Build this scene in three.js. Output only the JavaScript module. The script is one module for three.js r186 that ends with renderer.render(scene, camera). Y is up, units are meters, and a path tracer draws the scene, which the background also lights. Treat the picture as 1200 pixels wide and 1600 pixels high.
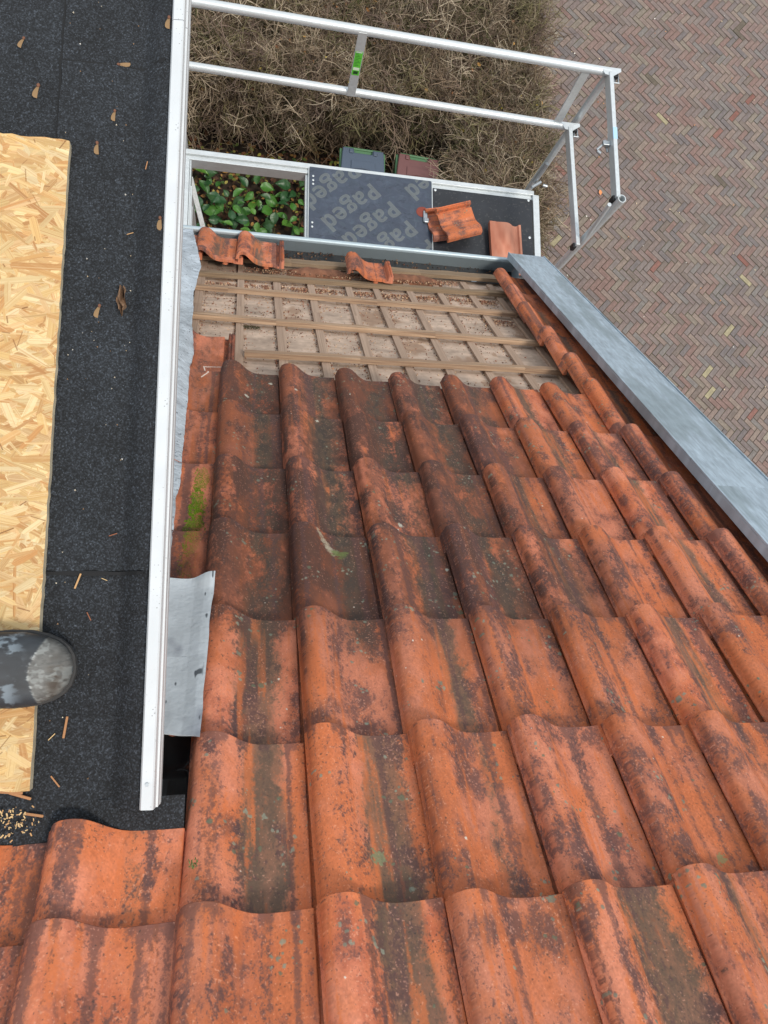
import * as THREE from 'three';
import { mergeGeometries, toCreasedNormals } from 'three/addons/utils/BufferGeometryUtils.js';
import { RoundedBoxGeometry } from 'three/addons/geometries/RoundedBoxGeometry.js';

// ---------------------------------------------------------------- camera, sky, sun, exposure
const scene = new THREE.Scene();
const EYE = 8;                                   // camera height above the pavement
const camera = new THREE.PerspectiveCamera(2 * Math.atan(800 / 1112.3) * 180 / Math.PI, 0.75, 0.05, 400);
camera.position.set(0, EYE, 0);
camera.quaternion.setFromRotationMatrix(new THREE.Matrix4().makeBasis(
  new THREE.Vector3(0.9795979, 0.2009527, 0.0024317),
  new THREE.Vector3(-0.0245420, 0.1316284, -0.9909953),
  new THREE.Vector3(-0.1994633, 0.9707172, 0.1338747)));
scene.add(camera);

{ // bright overcast sky: an even pale veil, a little brighter towards the zenith
  const w = 64, h = 32, d = new Float32Array(w * h * 4);
  for (let j = 0; j < h; j++) for (let i = 0; i < w; i++) {
    const el = Math.sin((j + 0.5) / h * Math.PI - Math.PI / 2), k = 0.42 + 0.27 * Math.max(0, el), o = (j * w + i) * 4;
    d[o] = 0.90 * k; d[o + 1] = 0.965 * k; d[o + 2] = 1.04 * k; d[o + 3] = 1;
  }
  const sky = new THREE.DataTexture(d, w, h, THREE.RGBAFormat, THREE.FloatType);
  sky.mapping = THREE.EquirectangularReflectionMapping; sky.magFilter = THREE.LinearFilter; sky.needsUpdate = true;
  scene.background = sky; scene.environment = sky;
}
const sun = new THREE.DirectionalLight(0xfff4e6, 1.4);
sun.position.set(4.5, EYE + 9, 2.5); sun.target.position.set(0.6, EYE - 2.5, -1.5);
sun.castShadow = true; sun.shadow.radius = 20; sun.shadow.mapSize.set(2048, 2048);
Object.assign(sun.shadow.camera, { left: -9, right: 9, top: 9, bottom: -9, near: 0.5, far: 40 });
scene.add(sun, sun.target);
const renderer = new THREE.WebGLRenderer({ antialias: true });
renderer.toneMapping = THREE.LinearToneMapping; renderer.toneMappingExposure = 1.75;
renderer.outputColorSpace = THREE.SRGBColorSpace;
renderer.shadowMap.enabled = true; renderer.shadowMap.type = THREE.PCFSoftShadowMap;

// ---------------------------------------------------------------- helpers
let seedState = 12345;
function rnd() { seedState = (seedState + 0x6d2b79f5) | 0; let t = Math.imul(seedState ^ (seedState >>> 15), 1 | seedState); t = (t + Math.imul(t ^ (t >>> 7), 61 | t)) ^ t; return ((t ^ (t >>> 14)) >>> 0) / 4294967296; }
const rr = (a, b) => a + (b - a) * rnd();
const reseed = (n) => { seedState = n * 7919 + 17; };
const clamp = (x, a = 0, b = 1) => x < a ? a : x > b ? b : x;
const smooth = (a, b, x) => { const t = clamp((x - a) / (b - a)); return t * t * (3 - 2 * t); };
const gauss = (x) => Math.exp(-x * x);
const lerp = (a, b, t) => a + (b - a) * t;
function hash2(i, j, k = 0) { let h = Math.imul(i | 0, 374761393) ^ Math.imul(j | 0, 668265263) ^ Math.imul(k | 0, 2147483647 - 61); h = Math.imul(h ^ (h >>> 13), 1274126177); h ^= h >>> 16; return (h >>> 0) / 4294967296; }
function vnoise(x, y, k = 0) {
  const i = Math.floor(x), j = Math.floor(y), fx = x - i, fy = y - j, u = fx * fx * (3 - 2 * fx), v = fy * fy * (3 - 2 * fy);
  const a = hash2(i, j, k), b = hash2(i + 1, j, k), c = hash2(i, j + 1, k), d = hash2(i + 1, j + 1, k);
  return a + (b - a) * u + (c - a) * v + (a - b - c + d) * u * v;
}
function fbm(x, y, oct = 4, k = 0) { let s = 0, a = 0.5, n = 0; for (let o = 0; o < oct; o++) { s += a * vnoise(x, y, k + o * 13); n += a; a *= 0.55; x = x * 2.03 + 7.1; y = y * 2.03 + 3.7; } return s / n; }
const taken = new Map();
function numbered(name) { const n = taken.get(name) || 0; taken.set(name, n + 1); return n ? name + '_' + String(n).padStart(3, '0') : name; }
function tag(o, label, category, group, kind) { o.userData.label = label; if (category) o.userData.category = category; if (group) o.userData.group = group; if (kind) o.userData.kind = kind; return o; }
function shade(o) { o.traverse((m) => { if (m.isMesh) { m.castShadow = true; m.receiveShadow = true; } }); return o; }
function mesh(name, geometry, material, parent) { const m = new THREE.Mesh(geometry, material); m.name = parent ? name : numbered(name); m.castShadow = m.receiveShadow = true; (parent || scene).add(m); return m; }
function thing(name, label, category, pos = [0, 0, 0], group) { const g = new THREE.Group(); g.name = numbered(name); g.position.set(...pos); scene.add(g); return tag(g, label, category, group); }
function structure(o) { o.userData.kind = 'structure'; return o; }
function box(sx, sy, sz, x, y, z, r = 0.0015, seg = 1) { const g = new RoundedBoxGeometry(sx, sy, sz, seg, Math.min(r, sx * 0.45, sy * 0.45, sz * 0.45)); g.translate(x, y, z); return g; }
function metricUV(g, scale = 1, ox = 0, oy = 0) { // box-projected uv in metres
  const p = g.attributes.position, n = g.attributes.normal, uv = new Float32Array(p.count * 2);
  for (let i = 0; i < p.count; i++) {
    const ax = Math.abs(n.getX(i)), ay = Math.abs(n.getY(i)), az = Math.abs(n.getZ(i));
    let u, v; if (ay >= ax && ay >= az) { u = p.getX(i); v = p.getZ(i); } else if (ax >= az) { u = p.getZ(i); v = p.getY(i); } else { u = p.getX(i); v = p.getY(i); }
    uv[i * 2] = u * scale + ox; uv[i * 2 + 1] = v * scale + oy;
  }
  g.setAttribute('uv', new THREE.BufferAttribute(uv, 2)); return g;
}
function bar(a, b, r, sides = 12, open = false) { const A = new THREE.Vector3(...a), B = new THREE.Vector3(...b), d = B.clone().sub(A), g = new THREE.CylinderGeometry(r, r, d.length(), sides, 1, open); g.applyQuaternion(new THREE.Quaternion().setFromUnitVectors(new THREE.Vector3(0, 1, 0), d.clone().normalize())); g.translate((A.x + B.x) / 2, (A.y + B.y) / 2, (A.z + B.z) / 2); return g; }
function extrudeZ(points, z0, z1, bevel = 0) { // polygon in x,y swept along z
  const s = new THREE.Shape(points.map(([x, y]) => new THREE.Vector2(x, y))), g = new THREE.ExtrudeGeometry(s, { depth: Math.abs(z1 - z0), bevelEnabled: bevel > 0, bevelSize: bevel, bevelThickness: bevel, bevelSegments: 1, curveSegments: 4 });
  g.translate(0, 0, Math.min(z0, z1)); return g;
}
const lin = (r, g, b) => new THREE.Color().setRGB(r / 255, g / 255, b / 255, THREE.SRGBColorSpace);
function makeTex(w, h, f, srgb = true) { // f(u, v, out) in 0..255, v up
  const d = new Uint8Array(w * h * 4), out = [0, 0, 0];
  for (let j = 0; j < h; j++) for (let i = 0; i < w; i++) { f((i + 0.5) / w, (j + 0.5) / h, out, i, j); const o = (j * w + i) * 4; d[o] = clamp(out[0], 0, 255); d[o + 1] = clamp(out[1], 0, 255); d[o + 2] = clamp(out[2], 0, 255); d[o + 3] = 255; }
  const t = new THREE.DataTexture(d, w, h); t.magFilter = THREE.LinearFilter; t.minFilter = THREE.LinearMipmapLinearFilter; t.generateMipmaps = true; t.wrapS = t.wrapT = THREE.RepeatWrapping;
  if (srgb) t.colorSpace = THREE.SRGBColorSpace; t.needsUpdate = true; return t;
}
function canvasTex(w, h, draw) { const c = document.createElement('canvas'); c.width = w; c.height = h; draw(c.getContext('2d'), w, h); const t = new THREE.CanvasTexture(c); t.colorSpace = THREE.SRGBColorSpace; t.wrapS = t.wrapT = THREE.RepeatWrapping; return t; }
const std = (o) => new THREE.MeshStandardMaterial(o);
const mix3 = (o, c, t) => { o[0] += (c[0] - o[0]) * t; o[1] += (c[1] - o[1]) * t; o[2] += (c[2] - o[2]) * t; };

// roof frame: x along the eaves, s metres down the slope, h above the plane through the tile crests
const TH = 0.809189, DP = 1.078848, GAUGE = 0.312718, NOSE0 = 2.392792, W = 0.2, LEFT = -0.0693;
const DOWN = new THREE.Vector3(0, -Math.sin(TH), -Math.cos(TH)), NRM = new THREE.Vector3(0, Math.cos(TH), -Math.sin(TH));
const roofPt = (x, h, s) => new THREE.Vector3(x, EYE, 0).addScaledVector(DOWN, s).addScaledVector(NRM, h - DP);
const noseOf = (j) => NOSE0 - GAUGE * j;

// ---------------------------------------------------------------- tile textures (weathered clay: burnt patches, algae film, lichen)
const SALMON = [211, 132, 101], ORANGE = [202, 110, 62], DEEP = [178, 94, 66], PURPLE = [88, 62, 60], FILM = [118, 90, 73], OLIVE = [80, 70, 58], BLACK = [54, 48, 46], LICH = [134, 142, 126], LICH2 = [112, 122, 108], BROWN = [86, 54, 42];
function tileColour(x, s, out) {
  const col = Math.floor((x - LEFT) / W), j = Math.floor((NOSE0 - s) / GAUGE), lz = noseOf(j) - s;
  const r1 = hash2(col, j, 1), r2 = hash2(col, j, 2), r3 = hash2(col, j, 3), r4 = hash2(col, j, 4), r5 = hash2(col, j, 5), K = (col * 31 + j * 17) & 1023;
  const lx = x - LEFT - col * W + 0.030 * (fbm(s * 13 + K, x * 9, 3, 61) - 0.5) + 0.012 * (vnoise(s * 60, x * 60, 62) - 0.5);
  const low = fbm(x * 14, s * 9, 3, 5), mid = fbm(x * 64, s * 40, 3, 9), fine = fbm(x * 400, s * 330, 2, 21), med = fbm(x * 170, s * 120, 2, 23), grit = hash2(Math.floor(x * 900), Math.floor(s * 900), 3);
  const ww = 0.16 * (fbm(x * 26 + 3, s * 22 + K, 2, 33) - 0.5), streak = fbm(x * 34 + r1 * 40 + ww * 9, s * 5.5 + K, 4, 31), blot = fbm(x * 24 + K, s * 15, 4, 43);
  const grain = 0.55 * (fine - 0.5) + 0.5 * (med - 0.5) + 0.16 * (grit - 0.5);
  // where the whole roof is oldest and mossiest: beside the dormer, halfway down
  const old = (1 - smooth(0.55, 1.05, x + 0.3 * (low - 0.5))) * smooth(0.95, 1.35, s + 0.3 * (low - 0.5)) * (col >= 0 ? 1 : 0.12);
  const near = smooth(1.15, 0.75, s);
  const veteran = (0.55 + 0.45 * r5) * clamp(old + 0.30 * (1 - smooth(0.7, 1.35, x)) * smooth(0.9, 1.3, s));
  out[0] = SALMON[0]; out[1] = SALMON[1]; out[2] = SALMON[2];
  mix3(out, ORANGE, clamp(0.8 * smooth(0.40, 0.72, low * 0.7 + r2 * 0.34 + 0.2 * (mid - 0.5))));
  mix3(out, DEEP, clamp(0.65 * r3 * smooth(0.35, 0.65, blot) + 0.35 * veteran));
  const light = 0.95 + 0.12 * (r4 - 0.5) + 0.20 * (fine - 0.5) + 0.12 * (med - 0.5); out[0] *= light; out[1] *= light; out[2] *= light;
  // grey-brown algae film in the pan
  const c2 = 0.125 + 0.04 * (r2 - 0.5) - (x > 0.8 ? 0.020 : 0), w2 = (0.020 + 0.030 * r4) * (x > 0.8 ? 0.7 : 1);
  const b2 = gauss((lx - c2) / w2) * (0.08 + 0.92 * smooth(0.12, 0.8, r1)) * (col < 0 ? 0.3 : 1) * (0.5 + blot);
  const film = smooth(0.22, 0.66, b2 * 0.9 + 0.25 * (streak - 0.5) + grain * 0.55);
  mix3(out, FILM, 0.82 * film); mix3(out, OLIVE, 0.65 * film * smooth(0.30, 0.70, streak + 0.5 * grain + 0.2 * (r5 - 0.5) + 0.15 * veteran));
  // burnt, purple-brown speckled band down the side of the roll
  const c1 = 0.070 + 0.034 * (r1 - 0.5), w1 = 0.013 + 0.022 * r5;
  const b1 = gauss((lx - c1) / w1) * (0.25 + 0.75 * r3) * (0.3 + 1.4 * blot * blot * 1.6);
  const burnt = smooth(0.26, 0.62, b1 * 0.60 + 0.95 * (streak - 0.42) + grain * 0.95 + 0.05 * veteran - 0.07 * near);
  mix3(out, PURPLE, 0.80 * burnt * (0.75 + 0.5 * (mid - 0.4)));
  // dark blotches
  const soot = smooth(0.54, 0.78, blot + grain * 0.55 + 0.11 * old + 0.14 * (r5 - 0.5) - 0.02 * near);
  mix3(out, PURPLE, 0.72 * soot); mix3(out, BLACK, 0.5 * soot * old);
  // rust-orange run between roll and pan
  const run = smooth(0.58, 0.78, fbm(x * 70 + K, s * 6, 3, 71) + 0.4 * grain + 0.10 * gauss((lx - c1 - 0.022) / 0.02));
  mix3(out, ORANGE, 0.70 * run);
  // old, algae-browned tiles
  const brown = veteran * smooth(0.22, 0.54, mid * 0.30 + streak * 0.4 + blot * 0.35 + grain * 0.5 + 0.20 * (r2 - 0.4));
  mix3(out, BROWN, 0.84 * brown);
  const pb = old * gauss((lx - 0.132) / 0.038) * smooth(0.34, 0.60, blot * 0.6 + streak * 0.4 + grain * 0.3 + 0.12 * (r1 - 0.4));
  mix3(out, OLIVE, 0.85 * pb); mix3(out, BLACK, 0.5 * pb * smooth(0.45, 0.6, mid));
  // dirt caught on the top edge of some noses
  mix3(out, PURPLE, 0.6 * smooth(0.56, 0.74, fbm(x * 50, K, 2, 95) + 0.20 * (1 - smooth(0.0, 0.035, lz)) + grain * 0.5 - 0.06));
  // pits and fresh flakes
  const pit = fbm(x * 330, s * 330, 2, 101) + 0.22 * (low - 0.5); if (pit > 0.80) mix3(out, BLACK, 0.6 * smooth(0.80, 0.90, pit));
  const pale = fbm(x * 360 + 80, s * 360, 2, 111) + 0.3 * (blot - 0.5); if (pale > 0.74) mix3(out, [234, 174, 146], 0.5 * smooth(0.74, 0.88, pale));
}
const SPOTS = []; reseed(77);
for (let n = 0; n < 900; n++) {
  const cx = rr(-0.07, 1.6), cs = rr(0.15, 3.2), cl = fbm(cx * 9, cs * 9, 2, 7); if (cl < 0.50 && rnd() < 0.85) continue;
  const k = 1 + Math.floor(rnd() * 5);
  for (let i = 0; i < k; i++) SPOTS.push([cx + rr(-0.022, 0.022), cs + rr(-0.022, 0.022), rr(0.0012, 0.0042) * (rnd() < 0.08 ? 1.8 : 1), rnd()]);
}
function roofTexture(w, h, x0, x1, s0, s1) {
  const d = new Uint8Array(w * h * 4), bmp = new Uint8Array(w * h * 4), out = [0, 0, 0], px = w / (x1 - x0), py = h / (s1 - s0), extra = new Map();
  const rgb = new Float32Array(w * h * 3);
  for (let jj = 0; jj < h; jj++) for (let i = 0; i < w; i++) { tileColour(x0 + (i + 0.5) / px, s0 + (jj + 0.5) / py, out); const o = (jj * w + i) * 3; rgb[o] = out[0]; rgb[o + 1] = out[1]; rgb[o + 2] = out[2]; }
  const stamp = (cx, cs, r, colour, a, wob = 0.35, k = 0) => {
    const R = r * (1 + wob) + 0.001;
    for (let jj = Math.max(0, Math.floor((cs - R - s0) * py)); jj < Math.min(h, (cs + R - s0) * py); jj++) for (let i = Math.max(0, Math.floor((cx - R - x0) * px)); i < Math.min(w, (cx + R - x0) * px); i++) {
      const x = x0 + (i + 0.5) / px, s = s0 + (jj + 0.5) / py, dx = x - cx, ds = s - cs, q = Math.hypot(dx, ds) / r - wob * 2 * (vnoise(x * 330 + k, s * 330) - 0.5);
      const t = (1 - smooth(0.8, 1.05, q)) * a * (0.75 + 0.4 * vnoise(x * 700, s * 700, 5)); if (t <= 0) continue;
      const o = (jj * w + i) * 3, c = [rgb[o], rgb[o + 1], rgb[o + 2]]; mix3(c, colour, clamp(t)); rgb[o] = c[0]; rgb[o + 1] = c[1]; rgb[o + 2] = c[2]; extra.set(jj * w + i, t);
    }
  };
  for (const [cx, cs, r, k] of SPOTS) stamp(cx, cs, r, k < 0.45 ? LICH : k < 0.85 ? LICH2 : [96, 104, 84], 0.8, 0.5, k * 100);
  // bird lime and pale lichen flecks
  reseed(5); for (let n = 0; n < 60; n++) stamp(rr(-0.05, 1.3), rr(0.3, 2.4), rr(0.001, 0.0026), [214, 212, 200], 0.9, 0.5, n);
  for (const [x, s, r] of [[0.18, 2.22, 0.006], [0.245, 2.06, 0.006], [0.235, 1.80, 0.006], [0.43, 1.52, 0.008], [0.10, 2.33, 0.007], [0.02, 2.22, 0.008], [0.52, 1.33, 0.005]]) stamp(x, s, r, [186, 190, 176], 0.9, 0.4, 3);
  stamp(0.86, 0.556, 0.010, [150, 138, 92], 0.9, 0.6, 1); stamp(0.235, 0.60, 0.012, [120, 128, 96], 0.85, 0.7, 2);
  for (let n = 0; n < 26; n++) { const t = n / 25; stamp(0.20 + t * 0.075, 1.447 - 0.05 * Math.sin(t * 2.4) - 0.02 * t, 0.004 + 0.005 * Math.sin(t * 3), n < 14 ? [166, 162, 142] : [96, 110, 60], 0.5, 1.3, n); }
  // white paint mark on the half-covered tile by the lead
  const line = (a, b) => { for (let n = 0; n <= 60; n++) stamp(lerp(a[0], b[0], n / 60), lerp(a[1], b[1], n / 60), 0.0022, [222, 214, 204], 0.9, 0.5, n); };
  line([-0.138, 2.475], [-0.075, 2.478]); line([-0.138, 2.475], [-0.118, 2.385]); line([-0.118, 2.385], [-0.140, 2.348]);
  for (let i = 0; i < w * h; i++) {
    const o = i * 4, x = x0 + ((i % w) + 0.5) / px, s = s0 + (Math.floor(i / w) + 0.5) / py;
    d[o] = clamp(rgb[i * 3], 0, 255); d[o + 1] = clamp(rgb[i * 3 + 1], 0, 255); d[o + 2] = clamp(rgb[i * 3 + 2], 0, 255); d[o + 3] = 255;
    const e = extra.get(i) || 0, b = 90 + 70 * vnoise(x * 300, s * 300, 3) + 45 * vnoise(x * 90, s * 60, 4) + 60 * e; bmp[o] = bmp[o + 1] = bmp[o + 2] = clamp(b, 0, 255); bmp[o + 3] = 255;
  }
  const mk = (data, srgb) => { const t = new THREE.DataTexture(data, w, h); t.magFilter = THREE.LinearFilter; t.minFilter = THREE.LinearMipmapLinearFilter; t.generateMipmaps = true; t.wrapS = t.wrapT = THREE.RepeatWrapping; if (srgb) t.colorSpace = THREE.SRGBColorSpace; t.needsUpdate = true; return t; };
  return { map: mk(d, true), bump: mk(bmp, false), x0, x1, s0, s1 };
}
const TEX_NEAR = roofTexture(2048, 1000, -0.75, 1.65, 0.02, 1.19);
const TEX_FAR = roofTexture(1300, 1640, -0.36, 1.64, 1.04, 4.14);
const TILE_NEAR = std({ map: TEX_NEAR.map, bumpMap: TEX_NEAR.bump, bumpScale: 0.0012, roughness: 0.78 });
const TILE_FAR = std({ map: TEX_FAR.map, bumpMap: TEX_FAR.bump, bumpScale: 0.0012, roughness: 0.78 });

// tile profile: roll on the left, pan, ribbed interlock on the right (x, height); nose crest at height 0
const PROFILE = [[-0.0030, 0.0100], [-0.0040, 0.0145], [-0.0014, 0.0180], [0.0002, 0.0225], [0.0018, 0.0300], [0.006, 0.0382], [0.015, 0.0447], [0.026, 0.0478], [0.037, 0.048], [0.048, 0.0455], [0.059, 0.0392], [0.070, 0.0300], [0.081, 0.0200], [0.092, 0.0116], [0.103, 0.0056], [0.115, 0.0020], [0.130, 0.0004], [0.150, 0.0], [0.172, 0.0004], [0.186, 0.0012], [0.1965, 0.0016], [0.1982, 0.0004], [0.1992, -0.0080], [0.212, -0.0085], [0.2145, 0.0135], [0.218, 0.0205], [0.2215, 0.0150], [0.225, 0.0155], [0.229, 0.0230], [0.2325, 0.0165], [0.238, 0.0180]].map(([x, y]) => [x, y - 0.048]);
const THICK = 0.0145;
const UNDER = PROFILE.map(([x, y], i) => { const a = PROFILE[Math.max(0, i - 1)], b = PROFILE[Math.min(PROFILE.length - 1, i + 1)]; let nx = -(b[1] - a[1]), ny = b[0] - a[0]; const l = Math.hypot(nx, ny); nx /= l; ny /= l; if (x > 0.185) return [x, lerp(-0.0615, -0.0660, smooth(0.185, 0.2, x))]; if (i === 0) return [0.0120, y - 0.0002]; return [Math.max(0.0120, x - nx * THICK), y - ny * THICK]; });
const PLAIN = PROFILE.map(([x, y], i) => x > 0.213 ? [x, -0.0565 + (x - 0.213) * 0.02] : [x, y]);
const ARC = PROFILE.map(([x]) => x); for (let i = 7, a = PROFILE[8][0]; i >= 0; i--) { a -= Math.hypot(PROFILE[i + 1][0] - PROFILE[i][0], PROFILE[i + 1][1] - PROFILE[i][1]); ARC[i] = Math.max(0.0006, Math.abs(a)); }
function tileGeometry({ ribs = false, length = 0.38, col, row, tex, seed = 1, tilt = 0.0275 / GAUGE, nominalNose, chip = 0, broken = 0 }) {
  reseed(seed + 1000);
  const zs = [0, 0.0014, 0.0060, 0.03, 0.08, 0.14, 0.21, 0.28, length - 0.004, length].filter((z, i, a) => z <= length && (i === 0 || z > a[i - 1])), nT = PROFILE.length, loop = [], ring = [];
  for (let i = 0; i < nT; i++) ring.push(ribs ? PROFILE[i] : PLAIN[i]); for (let i = nT - 1; i >= 0; i--) ring.push(UNDER[i]);
  const N = ring.length, cx = 0.11, warpA = rr(-0.0016, 0.0016), warpB = rr(-0.001, 0.001), skew = rr(-0.003, 0.003), sNose = nominalNose ?? noseOf(row), uOff = LEFT + col * W;
  const pos = [], uv = [], idx = [], jag = Array.from({ length: N }, () => rr(0, 1));
  zs.forEach((z, k) => {
    const edge = k === 0 || k === zs.length - 1 ? 1 : 0;
    for (let i = 0; i < N; i++) {
      let [x, y] = ring[i]; const top = i < nT;
      if (edge) { y -= top ? 0.0014 : -0.0006; }
      const zz = z + (k <= 2 ? (Math.sin(x * 30 + seed) * 0.0009 + (broken && top ? broken * jag[i] * 0.018 * (x < 0.07 ? 1 : 0.1) : (broken ? broken * jag[N - 1 - i] * 0.018 * (ring[i][0] < 0.07 ? 1 : 0.1) : 0))) : 0);
      y += warpA * Math.sin(z * 9 + seed) + warpB * Math.sin(x * 40 + z * 5) - z * tilt;
      pos.push(x + skew * z, y, zz); uv.push((uOff + (top ? ARC[i] : Math.max(0.0006, ring[i][0])) - tex.x0) / (tex.x1 - tex.x0), (sNose - z - tex.s0) / (tex.s1 - tex.s0));
    }
  });
  const L = zs.length;
  for (let k = 0; k < L - 1; k++) for (let i = 0; i < N; i++) { const a = k * N + i, b = k * N + (i + 1) % N, c = a + N, d = b + N; idx.push(a, c, b, b, c, d); }
  for (const k of [0, L - 1]) for (let i = 0; i < nT - 1; i++) { const a = k * N + i, b = a + 1, c = k * N + (N - 1 - i), d = c - 1; if (k === 0) idx.push(a, b, c, b, d, c); else idx.push(a, c, b, b, c, d); }
  let g = new THREE.BufferGeometry(); g.setAttribute('position', new THREE.Float32BufferAttribute(pos, 3)); g.setAttribute('uv', new THREE.Float32BufferAttribute(uv, 2)); g.setIndex(idx);
  g = toCreasedNormals(g, 0.55); return g;
}

// ---------------------------------------------------------------- other materials
const feltTex = makeTex(900, 1800, (u, v, o, i, j) => { const x = u * 0.9, y = v * 1.8, g = hash2(i, j, 1), n = vnoise(i * 0.55, j * 0.55, 2), m = fbm(x * 12, y * 9, 3, 3), k = 22 + 44 * n * n + (g > 0.84 ? 62 * (g - 0.84) / 0.16 * n : 0) + 16 * (m - 0.5) + 8 * (fbm(x * 60, y * 60, 2, 8) - 0.5); o[0] = k * 0.93; o[1] = k * 1.02; o[2] = k * 1.13; });
const feltBump = makeTex(900, 1800, (u, v, o, i, j) => { o[0] = o[1] = o[2] = 40 + 190 * vnoise(i * 0.5, j * 0.5, 2); }, false);
const M = {};
M.felt = std({ map: feltTex, bumpMap: feltBump, bumpScale: 0.0016, roughness: 0.92 });
M.membrane = std({ color: lin(26, 28, 30), roughness: 0.16 });
const grain = (base, dark, seed, amp = 1) => makeTex(512, 512, (u, v, o) => { const g = fbm(u * 5, v * 90, 4, seed), s = fbm(u * 2, v * 24, 3, seed + 9), f = vnoise(u * 500, v * 500, seed), q = clamp((g * 0.6 + s * 0.5 - 0.28) * 1.5 * amp); o[0] = lerp(base[0], dark[0], q) + 10 * (f - 0.5); o[1] = lerp(base[1], dark[1], q) + 10 * (f - 0.5); o[2] = lerp(base[2], dark[2], q) + 10 * (f - 0.5); });
const woodX = grain([190, 162, 134], [112, 88, 70], 3), woodOld = grain([150, 128, 102], [96, 80, 64], 13);
const woodGrey = grain([182, 158, 138], [132, 110, 94], 23, 0.9);
const deckTex = makeTex(1024, 1024, (u, v, o) => { const a = fbm(u * 9, v * 40, 4, 5), b = fbm(u * 6, v * 6, 4, 15), c = fbm(u * 60, v * 60, 3, 25), k = 0.72 + 0.30 * a + 0.22 * (b - 0.5) + 0.16 * (c - 0.5); o[0] = 206 * k; o[1] = 182 * k; o[2] = 162 * k; const st = smooth(0.6, 0.72, b + 0.15 * (c - 0.5)); mix3(o, [116, 86, 64], 0.5 * st); });
M.batten = std({ map: woodX, roughness: 0.85, bumpMap: woodX, bumpScale: 0.001 });
M.battenOld = std({ map: woodOld, roughness: 0.88 });
M.counter = std({ map: woodGrey, roughness: 0.9 });
M.deck = std({ map: deckTex, roughness: 0.92 });
const leadTex = makeTex(512, 1024, (u, v, o, i, j) => { const a = fbm(u * 10, v * 28, 4, 5), b = fbm(u * 40, v * 110, 3, 8), c = fbm(u * 4, v * 7, 3, 3), k = 0.88 + 0.22 * (a - 0.5) + 0.14 * (b - 0.5) + 0.22 * (c - 0.5); o[0] = 214 * k; o[1] = 226 * k; o[2] = 236 * k; const p = vnoise(i * 0.16, j * 0.16, 77); if (p > 0.87) mix3(o, [78, 84, 92], 0.75 * smooth(0.87, 0.94, p)); });
const leadBump = makeTex(512, 1024, (u, v, o) => { o[0] = o[1] = o[2] = 255 * (0.5 * fbm(u * 16, v * 44, 3, 5) + 0.5 * fbm(u * 50, v * 130, 2, 6)); }, false);
M.lead = std({ map: leadTex, bumpMap: leadBump, bumpScale: 0.004, roughness: 0.55, metalness: 0.15 });
const leadTex2 = makeTex(512, 512, (u, v, o, i, j) => { const a = fbm(u * 8, v * 12, 4, 35), c = fbm(u * 3, v * 4, 3, 33), k = 0.86 + 0.2 * (a - 0.5) + 0.2 * (c - 0.5); o[0] = 226 * k; o[1] = 237 * k; o[2] = 245 * k; const q = smooth(0.50, 0.66, fbm(u * 3.4 + 0.6, v * 5 + 2, 4, 41)); mix3(o, [92, 96, 108], 0.65 * q); const p = vnoise(i * 0.14, j * 0.09, 79); if (p > 0.88) mix3(o, [60, 66, 72], 0.8 * smooth(0.88, 0.94, p)); });
M.lead2 = std({ map: leadTex2, bumpMap: leadBump, bumpScale: 0.0015, roughness: 0.6, metalness: 0.0 });
const zincTex = makeTex(512, 2048, (u, v, o, i, j) => { const a = fbm(u * 5, v * 70, 4, 5), b = fbm(u * 40, v * 60, 3, 8), c = fbm(u * 3, v * 9, 4, 3), k = 0.88 + 0.10 * (a - 0.5) + 0.26 * (b - 0.5) + 0.05 * (c - 0.5); o[0] = 186 * k; o[1] = 204 * k; o[2] = 217 * k; const q = smooth(0.56, 0.66, fbm(u * 3.4 + 0.5, v * 5 + 4, 4, 47) + 0.06 * (b - 0.5)); mix3(o, [118, 132, 136], 0.42 * q); if (hash2(i >> 1, j >> 1, 3) > 0.9994) mix3(o, [50, 60, 60], 0.6); });
const scratch = makeTex(512, 512, (u, v, o) => { const a = fbm(u * 14, v * 160, 3, 51), b = fbm(u * 30, v * 30, 3, 52); o[0] = o[1] = o[2] = 90 + 90 * a + 60 * b; }, false);
M.zinc = std({ map: zincTex, roughness: 0.6, roughnessMap: scratch, metalness: 0.08 });
M.gutter = std({ color: lin(172, 188, 196), roughness: 0.7, roughnessMap: scratch, metalness: 0.3 });
M.gutterBed = std({ color: lin(36, 40, 44), roughness: 0.45 });
const aluTex = makeTex(256, 256, (u, v, o) => { const k = 0.95 + 0.06 * (fbm(u * 8, v * 60, 3, 61) - 0.5) + 0.06 * (fbm(u * 30, v * 30, 3, 62) - 0.5); o[0] = 214 * k; o[1] = 220 * k; o[2] = 222 * k; });
M.alu = std({ map: aluTex, roughness: 0.62, roughnessMap: scratch, metalness: 0.45 });
const trimTex = makeTex(512, 512, (u, v, o, i, j) => { const k = 0.97 + 0.05 * (fbm(u * 12, v * 12, 3, 5) - 0.5); o[0] = 214 * k; o[1] = 218 * k; o[2] = 220 * k; const d = vnoise(i * 0.3, j * 0.3, 8) + 0.25 * (fbm(u * 3, v * 3, 2, 6) - 0.5); if (d > 0.97) mix3(o, [80, 78, 74], 0.8 * smooth(0.97, 1.03, d)); });
M.trim = std({ map: trimTex, roughness: 0.42, metalness: 0.2 });
M.rubberDark = std({ color: lin(22, 22, 24), roughness: 0.6 });
M.steel = std({ color: lin(170, 176, 180), roughness: 0.35, metalness: 0.8 });

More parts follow.
